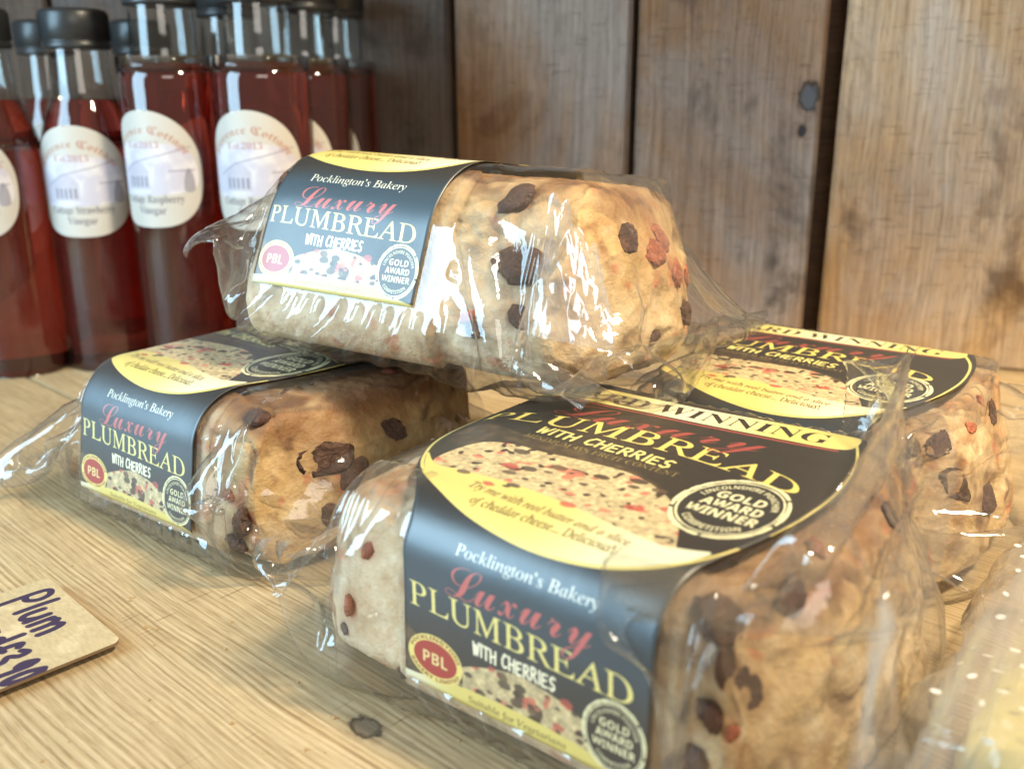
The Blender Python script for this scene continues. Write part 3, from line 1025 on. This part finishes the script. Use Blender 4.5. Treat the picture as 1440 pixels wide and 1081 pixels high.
FLAPS = {'near': [([(15.4, -3.4, -7.4), (16.6, 6.9, -7.2), (16.8, 4.9, 2.7), (16.4, 1.0, 1.9)], 3, .38),
                  ([(14.6, -4.6, -7.4), (16.2, 1.5, -7.4), (15.2, -1.6, 2.2), (15.1, -2.0, 2.2)], 6, .30)],
         'top': [([(15.0, -2.4, -6.4), (19.2, -3.6, -6.3), (18.2, -3.3, -3.0), (15.2, -1.2, -.9)], 5, .26)]}
FIN = {'near': ((R(-35), -3.2), (R(64), -1.8)), 'left': ((R(28), -2.4), (R(-10), -3.5)), 'top': ((R(40), -4.4), (R(16), -4.2)), 'back': ((R(0), -3.5), (R(8), -3.0))}
BAG_ENDS = {'near': (4.2, 6.0), 'left': (8.0, 4.4), 'top': (3.7, 4.6), 'back': (4.4, 5.6)}

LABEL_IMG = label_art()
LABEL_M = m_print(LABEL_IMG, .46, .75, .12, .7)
LABEL_BACK = NT('label_back_paper')
LABEL_BACK.bsdf((.6, .58, .52), .7)

def label_mesh(lf):
    """die-cut sheet wrapped over the loaf: rows follow d, each row spans the outline's width there"""
    full = spline([(9.32, -6.15), (9.33, -4), (9.34, -2.4)]+TOP_OUT+[(.2, -3), (.2, -5), (.2, -6.15)], 6, False)
    n = len(full)
    top_i = int(np.argmax(full[:, 1]))
    right, left = full[:top_i+1], full[top_i:][::-1]
    def side(c, d):
        o = np.argsort(c[:, 1], kind='stable')
        return np.interp(d, c[o, 1], c[o, 0])
    dmax = full[top_i, 1]
    ds = np.concatenate([np.linspace(-6.15, 16.0, 110), dmax-(dmax-16.0)*(1-np.sin(np.linspace(0, math.pi/2, 14)[1:]))])
    m = 56
    v, uv = [], []
    Lw = []
    for d in ds:
        a, b = side(left, d), side(right, d)
        t = np.linspace(0, 1, m)
        s = a+(b-a)*t
        dd = np.full(m, d)
        if d < -5.6:                               # rounded lower corners, curved lower edge
            pass
        p, nrm = ring(dd, lf.W, lf.H, lf.R)
        off = .105+.03*(noise3(np.stack([s, dd, dd*0], -1), .45, 4)-.3)
        e = np.minimum(s-a, b-s)
        off = off+.05*np.exp(-e/.3)*noise3(np.stack([s, dd, dd*0+3], -1), .5, 8)
        pos = np.concatenate([s[:, None], p+nrm*off[:, None]], 1)
        v.append(pos)
        uv.append(np.stack([(s-LB[0])/(LB[2]-LB[0]), (dd-LB[1])/(LB[3]-LB[1])], -1))
    v = np.concatenate(v)
    uv = np.concatenate(uv)
    v = lf.world(lf.deform(v))
    f = grid_faces(len(ds), m)
    return v, f, uv

def bread_mesh(lf, seed, style):
    # even grid on a box, pulled to the rounded box, roughened and sunk a little under the film
    c = np.array([(lf.s0+lf.s1)/2, lf.W/2, -lf.H/2])
    h = np.array([(lf.s1-lf.s0)/2, lf.W/2, lf.H/2])
    st = .17
    nn = [int(2*x/st) for x in h]
    V, Fc = [], []
    base = 0
    for ax in range(3):
        for sg in (-1, 1):
            a1, a2 = (ax+1) % 3, (ax+2) % 3
            A = np.linspace(-h[a1], h[a1], nn[a1]+1)
            B = np.linspace(-h[a2], h[a2], nn[a2]+1)
            g1, g2 = np.meshgrid(A, B, indexing='ij')
            p = np.zeros(g1.shape+(3,))
            p[..., ax] = sg*h[ax]
            p[..., a1] = g1
            p[..., a2] = g2
            f = grid_faces(len(A), len(B))+base
            if sg < 0: f = f[:, ::-1]
            V.append(p.reshape(-1, 3))
            Fc.append(f)
            base += g1.size
    V = np.concatenate(V)
    Fc = np.concatenate(Fc)
    inner = np.clip(V, -(h-lf.R), h-lf.R)
    d = V-inner
    n = d/np.maximum(np.linalg.norm(d, axis=1), 1e-9)[:, None]
    P = inner+n*lf.R+c
    big = fbm(P, .28, 3, seed)
    mid = fbm(P, .9, 3, seed+11)
    fine = fbm(P, 3.0, 3, seed+23)
    endr = sstep(lf.s1-3.5, lf.s1-.3, P[:, 0])+.4*sstep(lf.s0+2.5, lf.s0, P[:, 0])
    lump = np.abs(fbm(P, .55, 2, seed+40)-.5)*2
    crack = sstep(.06, .0, np.abs(fbm(P, .42, 3, seed+60)-.5))*sstep(.45, .6, noise3(P, .2, seed+70))
    toplf = sstep(-2.6, -.3, P[:, 2])
    labz = (P[:, 0] > -.5) & (P[:, 0] < 10) & (P[:, 1] < 2)
    amp = .10+.35*big+.20*(1-mid)+.12*(1-fine)+endr*(.55*lump+.15)+crack*(.14+.10*endr)
    amp = np.where(labz, .12+.1*big, amp)
    # foot rounds in a little where the loaf meets the shelf
    P2 = P-n*amp[:, None]
    # ---- colour of the crumb and the crust
    z = P[:, 2]/lf.H
    cream = np.array([.74, .60, .42])
    gold = np.array([.58, .405, .195])
    brown = np.array([.29, .15, .065])
    dark = np.array([.13, .06, .03])
    white = np.array([.78, .68, .50])
    nz = fbm(P, .5, 4, seed+80)
    n2 = fbm(P, 1.6, 4, seed+90)
    gl = style['gold'](P)+(.9*(nz-.5))
    gl = np.clip(gl, 0, 1)
    br = sstep(style['crust'][0], style['crust'][1], P[:, 2]+2.6*(nz-.5)+1.2*(n2-.5))
    col = cream*(1-gl)[:, None]+gold*gl[:, None]
    col = col*(1-br)[:, None]+brown*br[:, None]
    w = sstep(.55, .68, n2)*(1-br)*.5*(1-gl*.5)
    col = col*(1-w)[:, None]+white*w[:, None]
    b2 = sstep(.54, .74, fbm(P, .75, 4, seed+100))*(.2+.55*gl)
    col = col*(1-b2)[:, None]+brown*b2[:, None]
    b3 = sstep(.62, .76, fbm(P, .62, 3, seed+120))*(.2+.6*gl)
    col = col*(1-b3)[:, None]+dark*b3[:, None]
    col = col*(1-.30*crack)[:, None]
    ch = sstep(.68, .80, fbm(P, 1.0, 2, seed+140))*.6*(1-br)
    col = col*(1-ch)[:, None]+np.array([.55, .16, .08])*ch[:, None]
    Pd = lf.deform(P2)
    # merge the doubled seams of the six sheets
    key = np.round(P*200).astype(np.int64)
    _, first, invx = np.unique(key, axis=0, return_index=True, return_inverse=True)
    invx = invx.ravel()
    return lf.world(Pd[first]), invx[Fc], col[first], (P[first], P2[first], n[first])

_ico = None
def fruit_mesh(seed, r):
    bm = bmesh.new()
    bmesh.ops.create_icosphere(bm, subdivisions=3, radius=1)
    v = np.array([tuple(x.co) for x in bm.verts])
    f = [tuple(x.index for x in q.verts) for q in bm.faces]
    bm.free()
    n = fbm(v, 1.7, 3, seed)-.5
    ridg = np.abs(noise3(v*np.array([1, 1, 2.2]), 2.2, seed+5)-.5)
    n2 = fbm(v, 3.6, 2, seed+3)-.5
    v = v*(1+.62*n+.22*n2-.45*(.25-ridg))[:, None]*np.array([1.3, .85, .52])*r
    return v, f

def build_loaf(lf, k, style, fruits):
    root = empty('wrapped_loaf', tuple(lf.world(np.array([[(lf.s0+lf.s1)/2, lf.W/2, -lf.H]]))[0]))
    base = np.array(root.location)/U
    tag(root, LAB[k], 'bread loaf', 'wrapped plum bread loaves stacked on the shelf')
    v, f, col, (BP, BP2, BN) = bread_mesh(lf, 11*k+3, style)
    BP0 = BP2.copy()
    for (kind, face, s_, d_, r_) in fruits:         # a hollow and a juice stain round every fruit
        if face == 'side':
            p, n = ring(np.array([d_]), lf.W, lf.H, lf.R)
            c_ = np.array([s_, p[0, 0], p[0, 1]])
        else:
            c_ = np.array([lf.s1, s_, d_])
        dist = np.sqrt(((BP-c_)**2).sum(-1))
        dist *= 1+.5*(fbm(BP, 1.3, 2, r_*31)-.5)
        w_ = np.exp(-(dist/(.85*r_))**4)
        BP2 = BP2-BN*(w_*.26*r_)[:, None]
        w2 = (.62*np.exp(-(dist/(1.35*r_))**2))[:, None]
        col = col*(1-w2)+np.array([.17, .075, .035] if kind == 'r' else [.50, .20, .08])*w2
    v = lf.world(lf.deform(BP2))
    BP2 = BP0
    bread = link('bread', mesh('bread', v-base, f, True, None, col), BREAD, root)
    for i, (kind, face, s, d, r) in enumerate(fruits):
        p, n = ring(np.array([d]), lf.W, lf.H, lf.R)
        if face == 'side':
            pos = np.array([[s, p[0, 0], p[0, 1]]])
            nrm = np.array([0, n[0, 0], n[0, 1]])
        else:                                       # right-hand end: s is r, d is z
            pos = np.array([[lf.s1, s, d]])
            nrm = np.array([1., 0, 0])
        ni = int(np.argmin(((BP-pos)**2).sum(-1)))
        pos, nrm = BP2[ni][None], BN[ni]
        fv, ff = fruit_mesh(i*3+k*17, r)
        # lay the flat side of the fruit against the crust
        q = Vector(nrm).to_track_quat('Z', 'Y').to_matrix() @ Matrix.Rotation(i*1.3, 3, 'Z')
        fv = fv @ np.array(q).T
        near_ = ((BP-pos[0])**2).sum(-1) < (2.4*r+.3)**2
        bp, b2_, bn = BP[near_], BP2[near_], BN[near_]
        hgt = fv @ nrm
        tan = fv-hgt[:, None]*nrm
        D_ = ((bp[None]-(BP[ni]+tan)[:, None])**2).sum(-1)
        w_ = 1/(D_+.01)**2
        w_ /= w_.sum(1, keepdims=True)
        wv = lf.world(lf.deform(w_ @ b2_+(w_ @ bn)*hgt[:, None]+(w_ @ bn)*(-.02+.2*float(abs(s-(lf.s0+lf.s1)/2) > (lf.s1-lf.s0)/2-4 and face == 'side'))*r))
        nm = 'raisin' if kind == 'r' else 'cherry'
        link(nm, mesh(nm, wv-base, ff), RAISIN if kind == 'r' else CHERRY, bread)
    X, nu, nv = make_bag(lf, k+1, [o for o in LOAVES if o is not lf], BAG_ENDS[lf.key])
    bv = lf.world(lf.deform(X.reshape(-1, 3)))
    bv[:, 2] = np.maximum(bv[:, 2], .03)
    bag = link('plastic_bag', mesh('plastic_bag', bv-base, grid_faces(nv, nu, True), True), FILM, root)
    for c_, sd_, am_ in FLAPS.get(lf.key, []):
        seal_flap(lf, root, base, c_, sd_, am_)
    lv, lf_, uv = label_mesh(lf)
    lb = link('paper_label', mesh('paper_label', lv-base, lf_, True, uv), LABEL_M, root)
    so = lb.modifiers.new('thickness', 'SOLIDIFY')
    so.thickness = .00015
    so.offset = -1
    return root

def seal_flap(lf, root, base, c, seed, amp):
    """the crumpled end seal of a bag, standing off the loaf"""
    n = 90
    a, b = np.meshgrid(np.linspace(0, 1, n), np.linspace(0, 1, n), indexing='ij')
    P00, P10, P11, P01 = [np.array(x, float) for x in c]
    wob = .05*np.sin(a*9+seed)+.04*np.sin(a*23)
    bb = b*(1+wob)
    X = ((1-a)*(1-bb))[..., None]*P00+(a*(1-bb))[..., None]*P10+(a*bb)[..., None]*P11+((1-a)*bb)[..., None]*P01
    nrm = np.cross(P10-P00, P01-P00)
    nrm /= np.linalg.norm(nrm)
    r2 = np.random.RandomState(seed)
    h = np.zeros((n, n))
    for nc, am, st_ in ((14, 1., 2.2), (50, .35, 1.6), (160, .10, 1.2)):
        best = np.full((n, n), 9.)
        for _ in range(nc):
            x, y = r2.rand(2)
            best = np.minimum(best, ((a-x)**2*st_+(b-y)**2)*nc*.6)
        h += am*np.minimum(best, 1.3)
    h += .8*np.sin(a*5+b*2+seed)
    X = X+h[..., None]*amp*nrm
    v = lf.world(X.reshape(-1, 3))
    link('bag_seal', mesh('bag_seal', v-base, grid_faces(n, n)), FROST, root)

def gl_near(P): return .15+.55*sstep(8.5, 11.5, P[:, 0])+.25*sstep(-5, -1, P[:, 2])-.1
def gl_left(P): return .05+.8*sstep(8.8, 11.5, P[:, 0])*sstep(-7.5, -3, P[:, 2])+.1
def gl_top(P): return .12+.45*sstep(8.5, 11, P[:, 0])*sstep(-6.5, -2.5, P[:, 2])+.5*sstep(14.2, 15.2, P[:, 0])+.4*sstep(-3, -.5, P[:, 2])
def gl_back(P): return .5+.3*sstep(9, 12, P[:, 0])
STY = [dict(gold=gl_near, crust=(-1.5, .9)), dict(gold=gl_left, crust=(-2.0, .2)), dict(gold=gl_top, crust=(-1.6, .6)), dict(gold=gl_back, crust=(-1.2, 1.2))]
FR = [
 [('r', 'side', 11.3, .2, 1.0), ('r', 'side', 12.2, -1.2, .6), ('r', 'side', 11.2, -3.3, .5), ('r', 'side', 10.4, -5.2, .7), ('r', 'side', 13.9, -1.9, .8), ('c', 'side', 12.3, -3.6, .3),
  ('c', 'side', -3.4, -5.0, .35), ('r', 'side', -3.8, -6.1, .25), ('c', 'side', -2.2, -2.6, .3), ('r', 'side', 12.6, 3.2, .7), ('r', 'side', -.5, -6.9, .25),
  ('r', 'side', 13.0, 11.0, .6), ('c', 'side', 11.6, 6.0, .4)],
 [('r', 'end', 3.4, -2.3, 1.15), ('r', 'side', 12.2, -5.0, .6), ('r', 'side', 11.6, -6.3, .5), ('r', 'end', 4.6, -3.5, .8), ('r', 'end', 3.2, -5.4, .6), ('r', 'side', 12.0, .6, .6),
  ('r', 'side', -1.2, -5.0, .5), ('c', 'side', 11.2, -4.0, .3), ('r', 'side', -1.8, -3.2, .5), ('r', 'end', 7.5, -1.8, .7), ('c', 'side', 12, 9, .3)],
 [('r', 'side', 13.6, -3.9, .95), ('r', 'side', 12.6, -.3, .8), ('r', 'side', 14.0, -6.0, .5), ('c', 'side', 11.6, -6.4, .35), ('r', 'side', 12.1, -6.9, .4),
  ('c', 'end', 5.4, -2.2, .9), ('c', 'end', 7.8, -3.6, .7), ('r', 'end', 9.4, -5.9, .8), ('r', 'end', 3.2, -1.2, .8), ('c', 'end', 6.6, -1.2, .8), ('r', 'end', 5.2, -6.9, .5), ('c', 'end', 10, -4, .6), ('r', 'side', -.6, -.6, .6)],
 [('r', 'side', 11.6, .6, .7), ('r', 'side', 12.6, 2.6, .8), ('c', 'side', 12.9, 6.2, .5), ('r', 'side', 13.4, 9.5, .7), ('r', 'end', 3, -2, .9), ('r', 'end', 6, -4, .8), ('r', 'side', 11.0, -2.2, .6), ('c', 'side', 12, 9, .3)]]
for k, lf in enumerate(LOAVES):
    build_loaf(lf, k, STY[k], FR[k])

# ------------------------------------------------------------------ bottles
def m_glass():
    t = NT('bottle_glass')
    g = t.n('ShaderNodeBsdfGlossy')
    g.inputs['Roughness'].default_value = .04
    tr = t.n('ShaderNodeBsdfTransparent')
    tr.inputs[0].default_value = (.86, .87, .86, 1)
    fr = t.n('ShaderNodeFresnel')
    geo = t.n('ShaderNodeNewGeometry')
    t.l(t.math('ADD', 1.5, t.math('MULTIPLY', geo.outputs['Backfacing'], 1/1.5-1.5)), fr.inputs[0])
    lw = t.n('ShaderNodeLayerWeight')
    lw.inputs[0].default_value = .35
    tc = t.mix(t.math('POWER', lw.outputs['Facing'], 2.), (.92, .93, .92), (.30, .32, .32))
    t.l(tc, tr.inputs[0])
    mx = t.n('ShaderNodeMixShader')
    t.l(t.math('ADD', t.math('MULTIPLY', fr.outputs[0], 1.4), .02), mx.inputs[0])
    t.l(tr.outputs[0], mx.inputs[1])
    t.l(g.outputs[0], mx.inputs[2])
    t.l(mx.outputs[0], t.out.inputs[0])
    return t.m
def m_liquid():
    t = NT('red_vinegar')
    g = t.n('ShaderNodeBsdfRefraction')
    g.inputs['IOR'].default_value = 1.36
    g.inputs['Roughness'].default_value = .02
    g.inputs['Color'].default_value = (.95, .36, .29, 1)
    d = t.n('ShaderNodeBsdfDiffuse')
    d.inputs[0].default_value = (.38, .10, .085, 1)
    tl = t.n('ShaderNodeBsdfTranslucent')
    tl.inputs[0].default_value = (.80, .14, .11, 1)
    m1 = t.n('ShaderNodeMixShader')
    m1.inputs[0].default_value = .5
    t.l(d.outputs[0], m1.inputs[1])
    t.l(tl.outputs[0], m1.inputs[2])
    m2 = t.n('ShaderNodeMixShader')
    m2.inputs[0].default_value = .22
    t.l(g.outputs[0], m2.inputs[1])
    t.l(m1.outputs[0], m2.inputs[2])
    t.l(m2.outputs[0], t.out.inputs[0])
    return t.m
GLASS, LIQ = m_glass(), m_liquid()
_c = NT('black_cap_plastic')
_c.bsdf((.022, .024, .026), .34)
CAPM = _c.m
LM = {f: m_print(bottle_art(f), .5, .4, .06) for f in ('Strawberry', 'Raspberry')}

def vinegar_label(rad, zc, hz, ha):
    n, m = 40, 40
    v, uv = [], []
    for i in range(n):
        t = -1+2*i/(n-1)
        t = math.sin(t*math.pi/2)
        e = 2.0 if t > 0 else 2.7
        w = (1-abs(t)**e)**(1/e) if abs(t) < 1 else 0
        w = max(w, .02)
        for j in range(m):
            a = (-1+2*j/(m-1))*w*ha
            v.append((math.sin(a)*(rad+.03), -math.cos(a)*(rad+.03), zc+t*hz))
            uv.append((.5+a/ha*.47, .5+t*.48))
    return np.array(v), grid_faces(n, m), np.array(uv)

def make_bottle(kind):
    root = empty('vinegar_bottle')
    if kind == 'slope':
        rb = 3.3
        prof = [(2.6, 0), (3.1, .15), (rb, .6), (rb, 15.4), (3.26, 16.2), (3.05, 17.4), (2.65, 18.7), (2.3, 19.7), (2.16, 20.4), (2.05, 22), (1.95, 23.4)]
        lev, capb, capr, caph = 19.6, 23.0, 2.3, 2.7
        zc, hz = 14.0, 3.9
    else:
        rb = 3.32
        prof = [(2.6, 0), (3.1, .15), (rb, .6), (rb, 20.9), (3.25, 21.4), (3.0, 21.8), (2.6, 22.0), (2.35, 22.15), (2.24, 22.6), (2.2, 24.2), (2.1, 26.3)]
        lev, capb, capr, caph = 22.0, 25.7, 2.45, 2.8
        zc, hz = 15.0, 3.95
    ps = spline(prof, 4, False)
    v, f = lathe(ps, 72, True, False)
    link('glass_body', mesh('glass_body', v, f), GLASS, root)
    lp = [(max(r-.22, .05), z+.3) for r, z in ps if z < lev-.3]
    rl = np.interp(lev, ps[:, 1], ps[:, 0])-.22
    lp += [(rl, lev), (rl-.05, lev+.01)]
    v, f = lathe(lp, 72)
    link('liquid', mesh('liquid', v, f), LIQ, root)
    cp = [(capr-.35, capb), (capr-.05, capb+.02), (capr, capb+.15), (capr, capb+.45), (capr-.12, capb+.52), (capr, capb+.62), (capr, capb+caph-.35), (capr-.12, capb+caph-.1), (capr-.4, capb+caph)]
    v, f = lathe(cp, 120, True, True, (5, 6, .045))
    link('screw_cap', mesh('screw_cap', v, f, True), CAPM, root)
    v, f, uv = vinegar_label(rb, zc, hz, R(66))
    link('paper_label', mesh('paper_label', v, f, True, uv), LM['Strawberry' if kind == 'slope' else 'Raspberry'], root)
    return root
proto = {}
BOT = [('slope', -37.3, 70.6, -16, 'red vinegar bottle with sloping shoulders, cut off by the left edge of the photo'),
       ('slope', -31.0, 72.3, 2, 'red bottle with sloping shoulders, black cap and whole label showing, second from left'),
       ('square', -24.1, 70.3, -17, 'square-shouldered red vinegar bottle standing just left of the top loaf, label turned to the left'),
       ('square', -17.2, 68.9, -8, 'square-shouldered red vinegar bottle right behind the label of the top loaf, front row'),
       ('square', -15.5, 75.6, -24, 'red vinegar bottle half hidden behind the right front one, a slip of its label showing'),
       ('square', -14.3, 82.0, -28, 'rearmost red vinegar bottle, farthest right beside the dark wall plank'),
       ('slope', -38.4, 83.6, 20, 'back-row red bottle seen between the two leftmost front bottles, black cap showing'),
       ('slope', -30.5, 83.6, 8, 'back-row red bottle between the second and third front bottles, only its cap and neck showing'),
       ('square', -22.6, 81.5, 30, 'back-row red bottle seen in the slit between the two square-shouldered front bottles')]
for kind, x, y, rot, lab in BOT:
    if kind not in proto:
        o = proto[kind] = make_bottle(kind)
    else:
        src = proto[kind]
        o = src.copy()
        COL.objects.link(o)
        for ch in list(src.children):
            c = ch.copy()
            COL.objects.link(c)
            c.parent = o
    o.location = Vector((x, y, .02))*U
    o.rotation_euler = (0, 0, R(rot)+math.atan2(-x, y)*.0)
    tag(o, lab, 'bottle', 'red vinegar bottles along the back of the shelf')

# ------------------------------------------------------------------ handwritten card
def card_art():
    cv = Canvas(0, 0, 11, 11, 150, (184, 164, 128))
    X, Y = np.meshgrid(np.arange(cv.w)/cv.p, np.arange(cv.h)/cv.p)
    n = fbm(np.stack([X, Y*3, X*0], -1), 4, 4, 5)
    cv.a *= (.92+.16*n)[..., None]
    cv.a += (.05*sstep(.55, .75, fbm(np.stack([X, Y, X*0+4], -1), 1.1, 4, 2)))[..., None]
    INK = (62, 50, 72)
    def st(pts, w=.29): cv.stroke(spline(pts, 6, False), w, INK, .93)
    ox, oy = 0, 0
    # origin at the lower left of the written area; the right edge of the card is x = 11, its top edge y = 11
    def word(glyphs, x, y, h, k=1.):
        for g in glyphs:
            for s_ in g[1]:
                st([(x+a*g[0]*k, y+b*h) for a, b in s_])
            x += g[0]*1.28*k
    P_ = (.95, [[(.15, -.15), (.2, 1.0), (.7, 1.05), (.9, .72), (.6, .45), (.2, .5)]])
    l_ = (.4, [[(.4, 1.05), (.3, .5), (.35, 0)]])
    u_ = (.8, [[(.1, .6), (.1, .15), (.45, 0), (.8, .3), (.85, .6)], [(.85, .6), (.85, 0)]])
    m_ = (1.1, [[(.05, .6), (.05, 0)], [(.05, .45), (.3, .65), (.48, .4), (.5, 0)], [(.5, .45), (.75, .65), (.92, .4), (.95, 0)]])
    B_ = (.9, [[(.1, 0), (.12, 1), (.6, 1), (.75, .75), (.2, .52), (.8, .4), (.8, .08), (.1, 0)]])
    r_ = (.6, [[(.1, .6), (.12, 0)], [(.12, .4), (.5, .62), (.85, .55)]])
    e_ = (.7, [[(.1, .3), (.8, .4), (.6, .62), (.2, .5), (.1, .15), (.5, -.02), (.9, .1)]])
    a_ = (.8, [[(.8, .55), (.4, .62), (.1, .3), (.35, 0), (.8, .3)], [(.8, .6), (.9, 0)]])
    d_ = (.8, [[(.75, .5), (.35, .58), (.1, .25), (.4, 0), (.78, .3)], [(.8, 1.08), (.85, 0)]])
    p_ = (.9, [[(.9, .9), (.55, 1.02), (.4, .6), (.4, .15), (.1, 0), (.95, .02)], [(.15, .5), (.8, .52)]])
    three = (.8, [[(.15, .9), (.6, 1.0), (.75, .75), (.35, .52), (.8, .3), (.55, 0), (.1, .08)]])
    nine = (.8, [[(.75, .75), (.45, 1.0), (.15, .72), (.45, .5), (.75, .75), (.65, 0)]])
    zero = (.8, [[(.45, 1), (.12, .6), (.2, .1), (.55, 0), (.85, .45), (.7, .9), (.45, 1)]])
    dot = (.25, [[(.4, .0), (.5, .05)]])
    word([P_, l_, u_, m_], 4.9, 8.95, 1.5, .92)
    word([B_, r_, e_, a_, d_], 4.35, 7.1, 1.35, .80)
    word([p_, three, dot, nine, zero], 8.2, 6.9, 1.35, .66)
    return cv.image('card_writing')
CM = m_print(card_art(), .8, .2, .3)
cn = empty('price_card', (-14.7, 31.6, 0), R(-44))
tag(cn, 'small brown cardboard price card handwritten in dark marker lying on the shelf', 'price card')
EDGE = NT('cardboard_edge')
EDGE.bsdf((.20, .13, .075), .9)
# outline with rounded corners, local x along the writing, top right corner at the origin
def rounded(x0, x1, y0, y1, r, k=6):
    o = []
    for cx, cy, a0 in ((x1-r, y1-r, 0), (x0+r, y1-r, 90), (x0+r, y0+r, 180), (x1-r, y0+r, 270)):
        for i in range(k+1):
            a = R(a0+90*i/k)
            o.append((cx+r*math.cos(a), cy+r*math.sin(a)))
    return o
ol = rounded(-6.95, 0, -9.5, 0, .35)
nn = len(ol)
zt, zb = .42, .30
def bend(x, y): return .10*(x/11)**2+.05*math.sin(y*.5)
vv = [(x, y, zt+bend(x, y)) for x, y in ol]
me = mesh('card_face', vv, [tuple(range(nn))], False, [((x+11)/11, (y+11)/11) for x, y in ol])
link('card_face', me, CM, cn)
vv = [(x, y, zt-.004+bend(x, y)) for x, y in ol]+[(x, y, zb+bend(x, y)) for x, y in ol]
me = mesh('card_board', vv, [tuple(range(nn, 2*nn))[::-1]]+[(i, nn+i, nn+(i+1) % nn, (i+1) % nn) for i in range(nn)], False)
link('card_board', me, EDGE.m, cn)

# ------------------------------------------------------------------ spotted bag of lemon cake at the lower right
sp = empty('spotted_bag', (18.8, 25.2, 0), R(-40))
tag(sp, 'clear bag printed with small white spots holding something yellow, lower right corner', 'bag')
YM = NT('lemon_icing')
_n = YM.noise(YM.co(), 60, 4)
YM.bsdf(YM.mix(_n, (.74, .64, .26), (.68, .56, .20)), .45, YM.bump(_n, .3, .001))
BM = NT('sponge_cake')
_n = BM.noise(BM.co(), 120, 5)
BM.bsdf(BM.mix(_n, (.62, .48, .28), (.46, .33, .17)), .8, BM.bump(_n, .6, .001))
def rbox(h, r, n=26):
    bm = bmesh.new()
    bmesh.ops.create_cube(bm, size=2)
    bmesh.ops.subdivide_edges(bm, edges=list(bm.edges), cuts=n, use_grid_fill=True)
    v = np.array([tuple(x.co) for x in bm.verts])*np.array(h)
    f = [tuple(x.index for x in q.verts) for q in bm.faces]
    bm.free()
    inn = np.clip(v, -(np.array(h)-r), np.array(h)-r)
    d = v-inn
    d /= np.maximum(np.linalg.norm(d, axis=1), 1e-9)[:, None]
    return inn+d*r, f, d
v, f, d = rbox((4.2, 5.2, 1.2), 1.0)
v = v-d*(.12*fbm(v, 1.2, 3))[:, None]
link('cake', mesh('cake', v+np.array([2.2, 0, 1.25]), f), BM.m, sp)
v, f, d = rbox((3.0, 3.0, 1.0), .95)
v = v-d*(.15*fbm(v, .9, 3))[:, None]
link('lemon_topping', mesh('lemon_topping', v+np.array([-.3, -4.0, 2.3]), f), YM.m, sp)
v, f, d = rbox((6.2, 8.0, 2.2), 1.6, 44)
wr = fbm(v, .35, 2, 5)-.5
cr = np.abs(fbm(v, .5, 3, 9)-.5)
v = v+d*(1.1*wr-1.2*cr)[:, None]
v[:, 2] = np.maximum(v[:, 2]+2.1, .05)
v[:, 0] += 1.2
film = link('plastic_bag', mesh('plastic_bag', v, f), FROST, sp)
WHT = NT('white_spot_ink')
WHT.bsdf((.85, .85, .82), .5)
# printed spots: small ovals lying on the film
rs = np.random.RandomState(8)
tree = None
from mathutils.bvhtree import BVHTree
bvh = BVHTree.FromPolygons([Vector(x) for x in v], f)
oval = [(math.cos(a)*.17, math.sin(a)*.085) for a in np.arange(12)*math.pi/6]
dots_v, dots_f = [], []
for gx in np.arange(-6, 8.5, 1.05):
    for gy in np.arange(-8.4, 8.6, 1.05):
        jx, jy = gx+(rs.rand()-.5)*.35+(.5 if int(round(gy/1.05)) % 2 else 0), gy+(rs.rand()-.5)*.35
        hit = bvh.ray_cast(Vector((jx, jy, 20)), Vector((0, 0, -1)))
        if hit[0] is None: continue
        nrm = hit[1]
        q = nrm.to_track_quat('Z', 'Y') @ Matrix.Rotation(rs.rand()*.8, 3, 'Z').to_quaternion()
        b = len(dots_v)
        for a, c in oval: dots_v.append(tuple(hit[0]+nrm*.03+q @ Vector((a, c, 0))))
        dots_f.append(tuple(range(b, b+12)))
so = link('printed_spots', mesh('printed_spots', dots_v, dots_f, False), WHT.m, sp)
tag(so, kind='stuff')

# ------------------------------------------------------------------ crumbs and chips on the shelf
rs = np.random.RandomState(21)
cvx, cfx = [], []
for k in range(150):
    x, y = (-22+30*rs.rand(), 24+26*rs.rand())
    r = .03+.07*rs.rand()**2
    b0 = len(cvx)
    for dx, dy, dz in ((1, 0, .1), (0, 1, .1), (-1, 0, .1), (0, -1, .1), (0, 0, 1.1), (0, 0, .02)):
        cvx.append((x+dx*r*(.6+.8*rs.rand()), y+dy*r*(.6+.8*rs.rand()), .004+dz*r*(.6+.6*rs.rand())))
    for q in ((0, 1, 4), (1, 2, 4), (2, 3, 4), (3, 0, 4), (1, 0, 5), (2, 1, 5), (3, 2, 5), (0, 3, 5)):
        cfx.append(tuple(b0+i for i in q))
CR = NT('bread_crumb')
CR.bsdf((.42, .27, .12), .8)
tag(link('crumbs', mesh('crumbs', cvx, cfx, False), CR.m), 'tiny bread crumbs scattered over the shelf boards', 'crumbs', None, 'stuff')
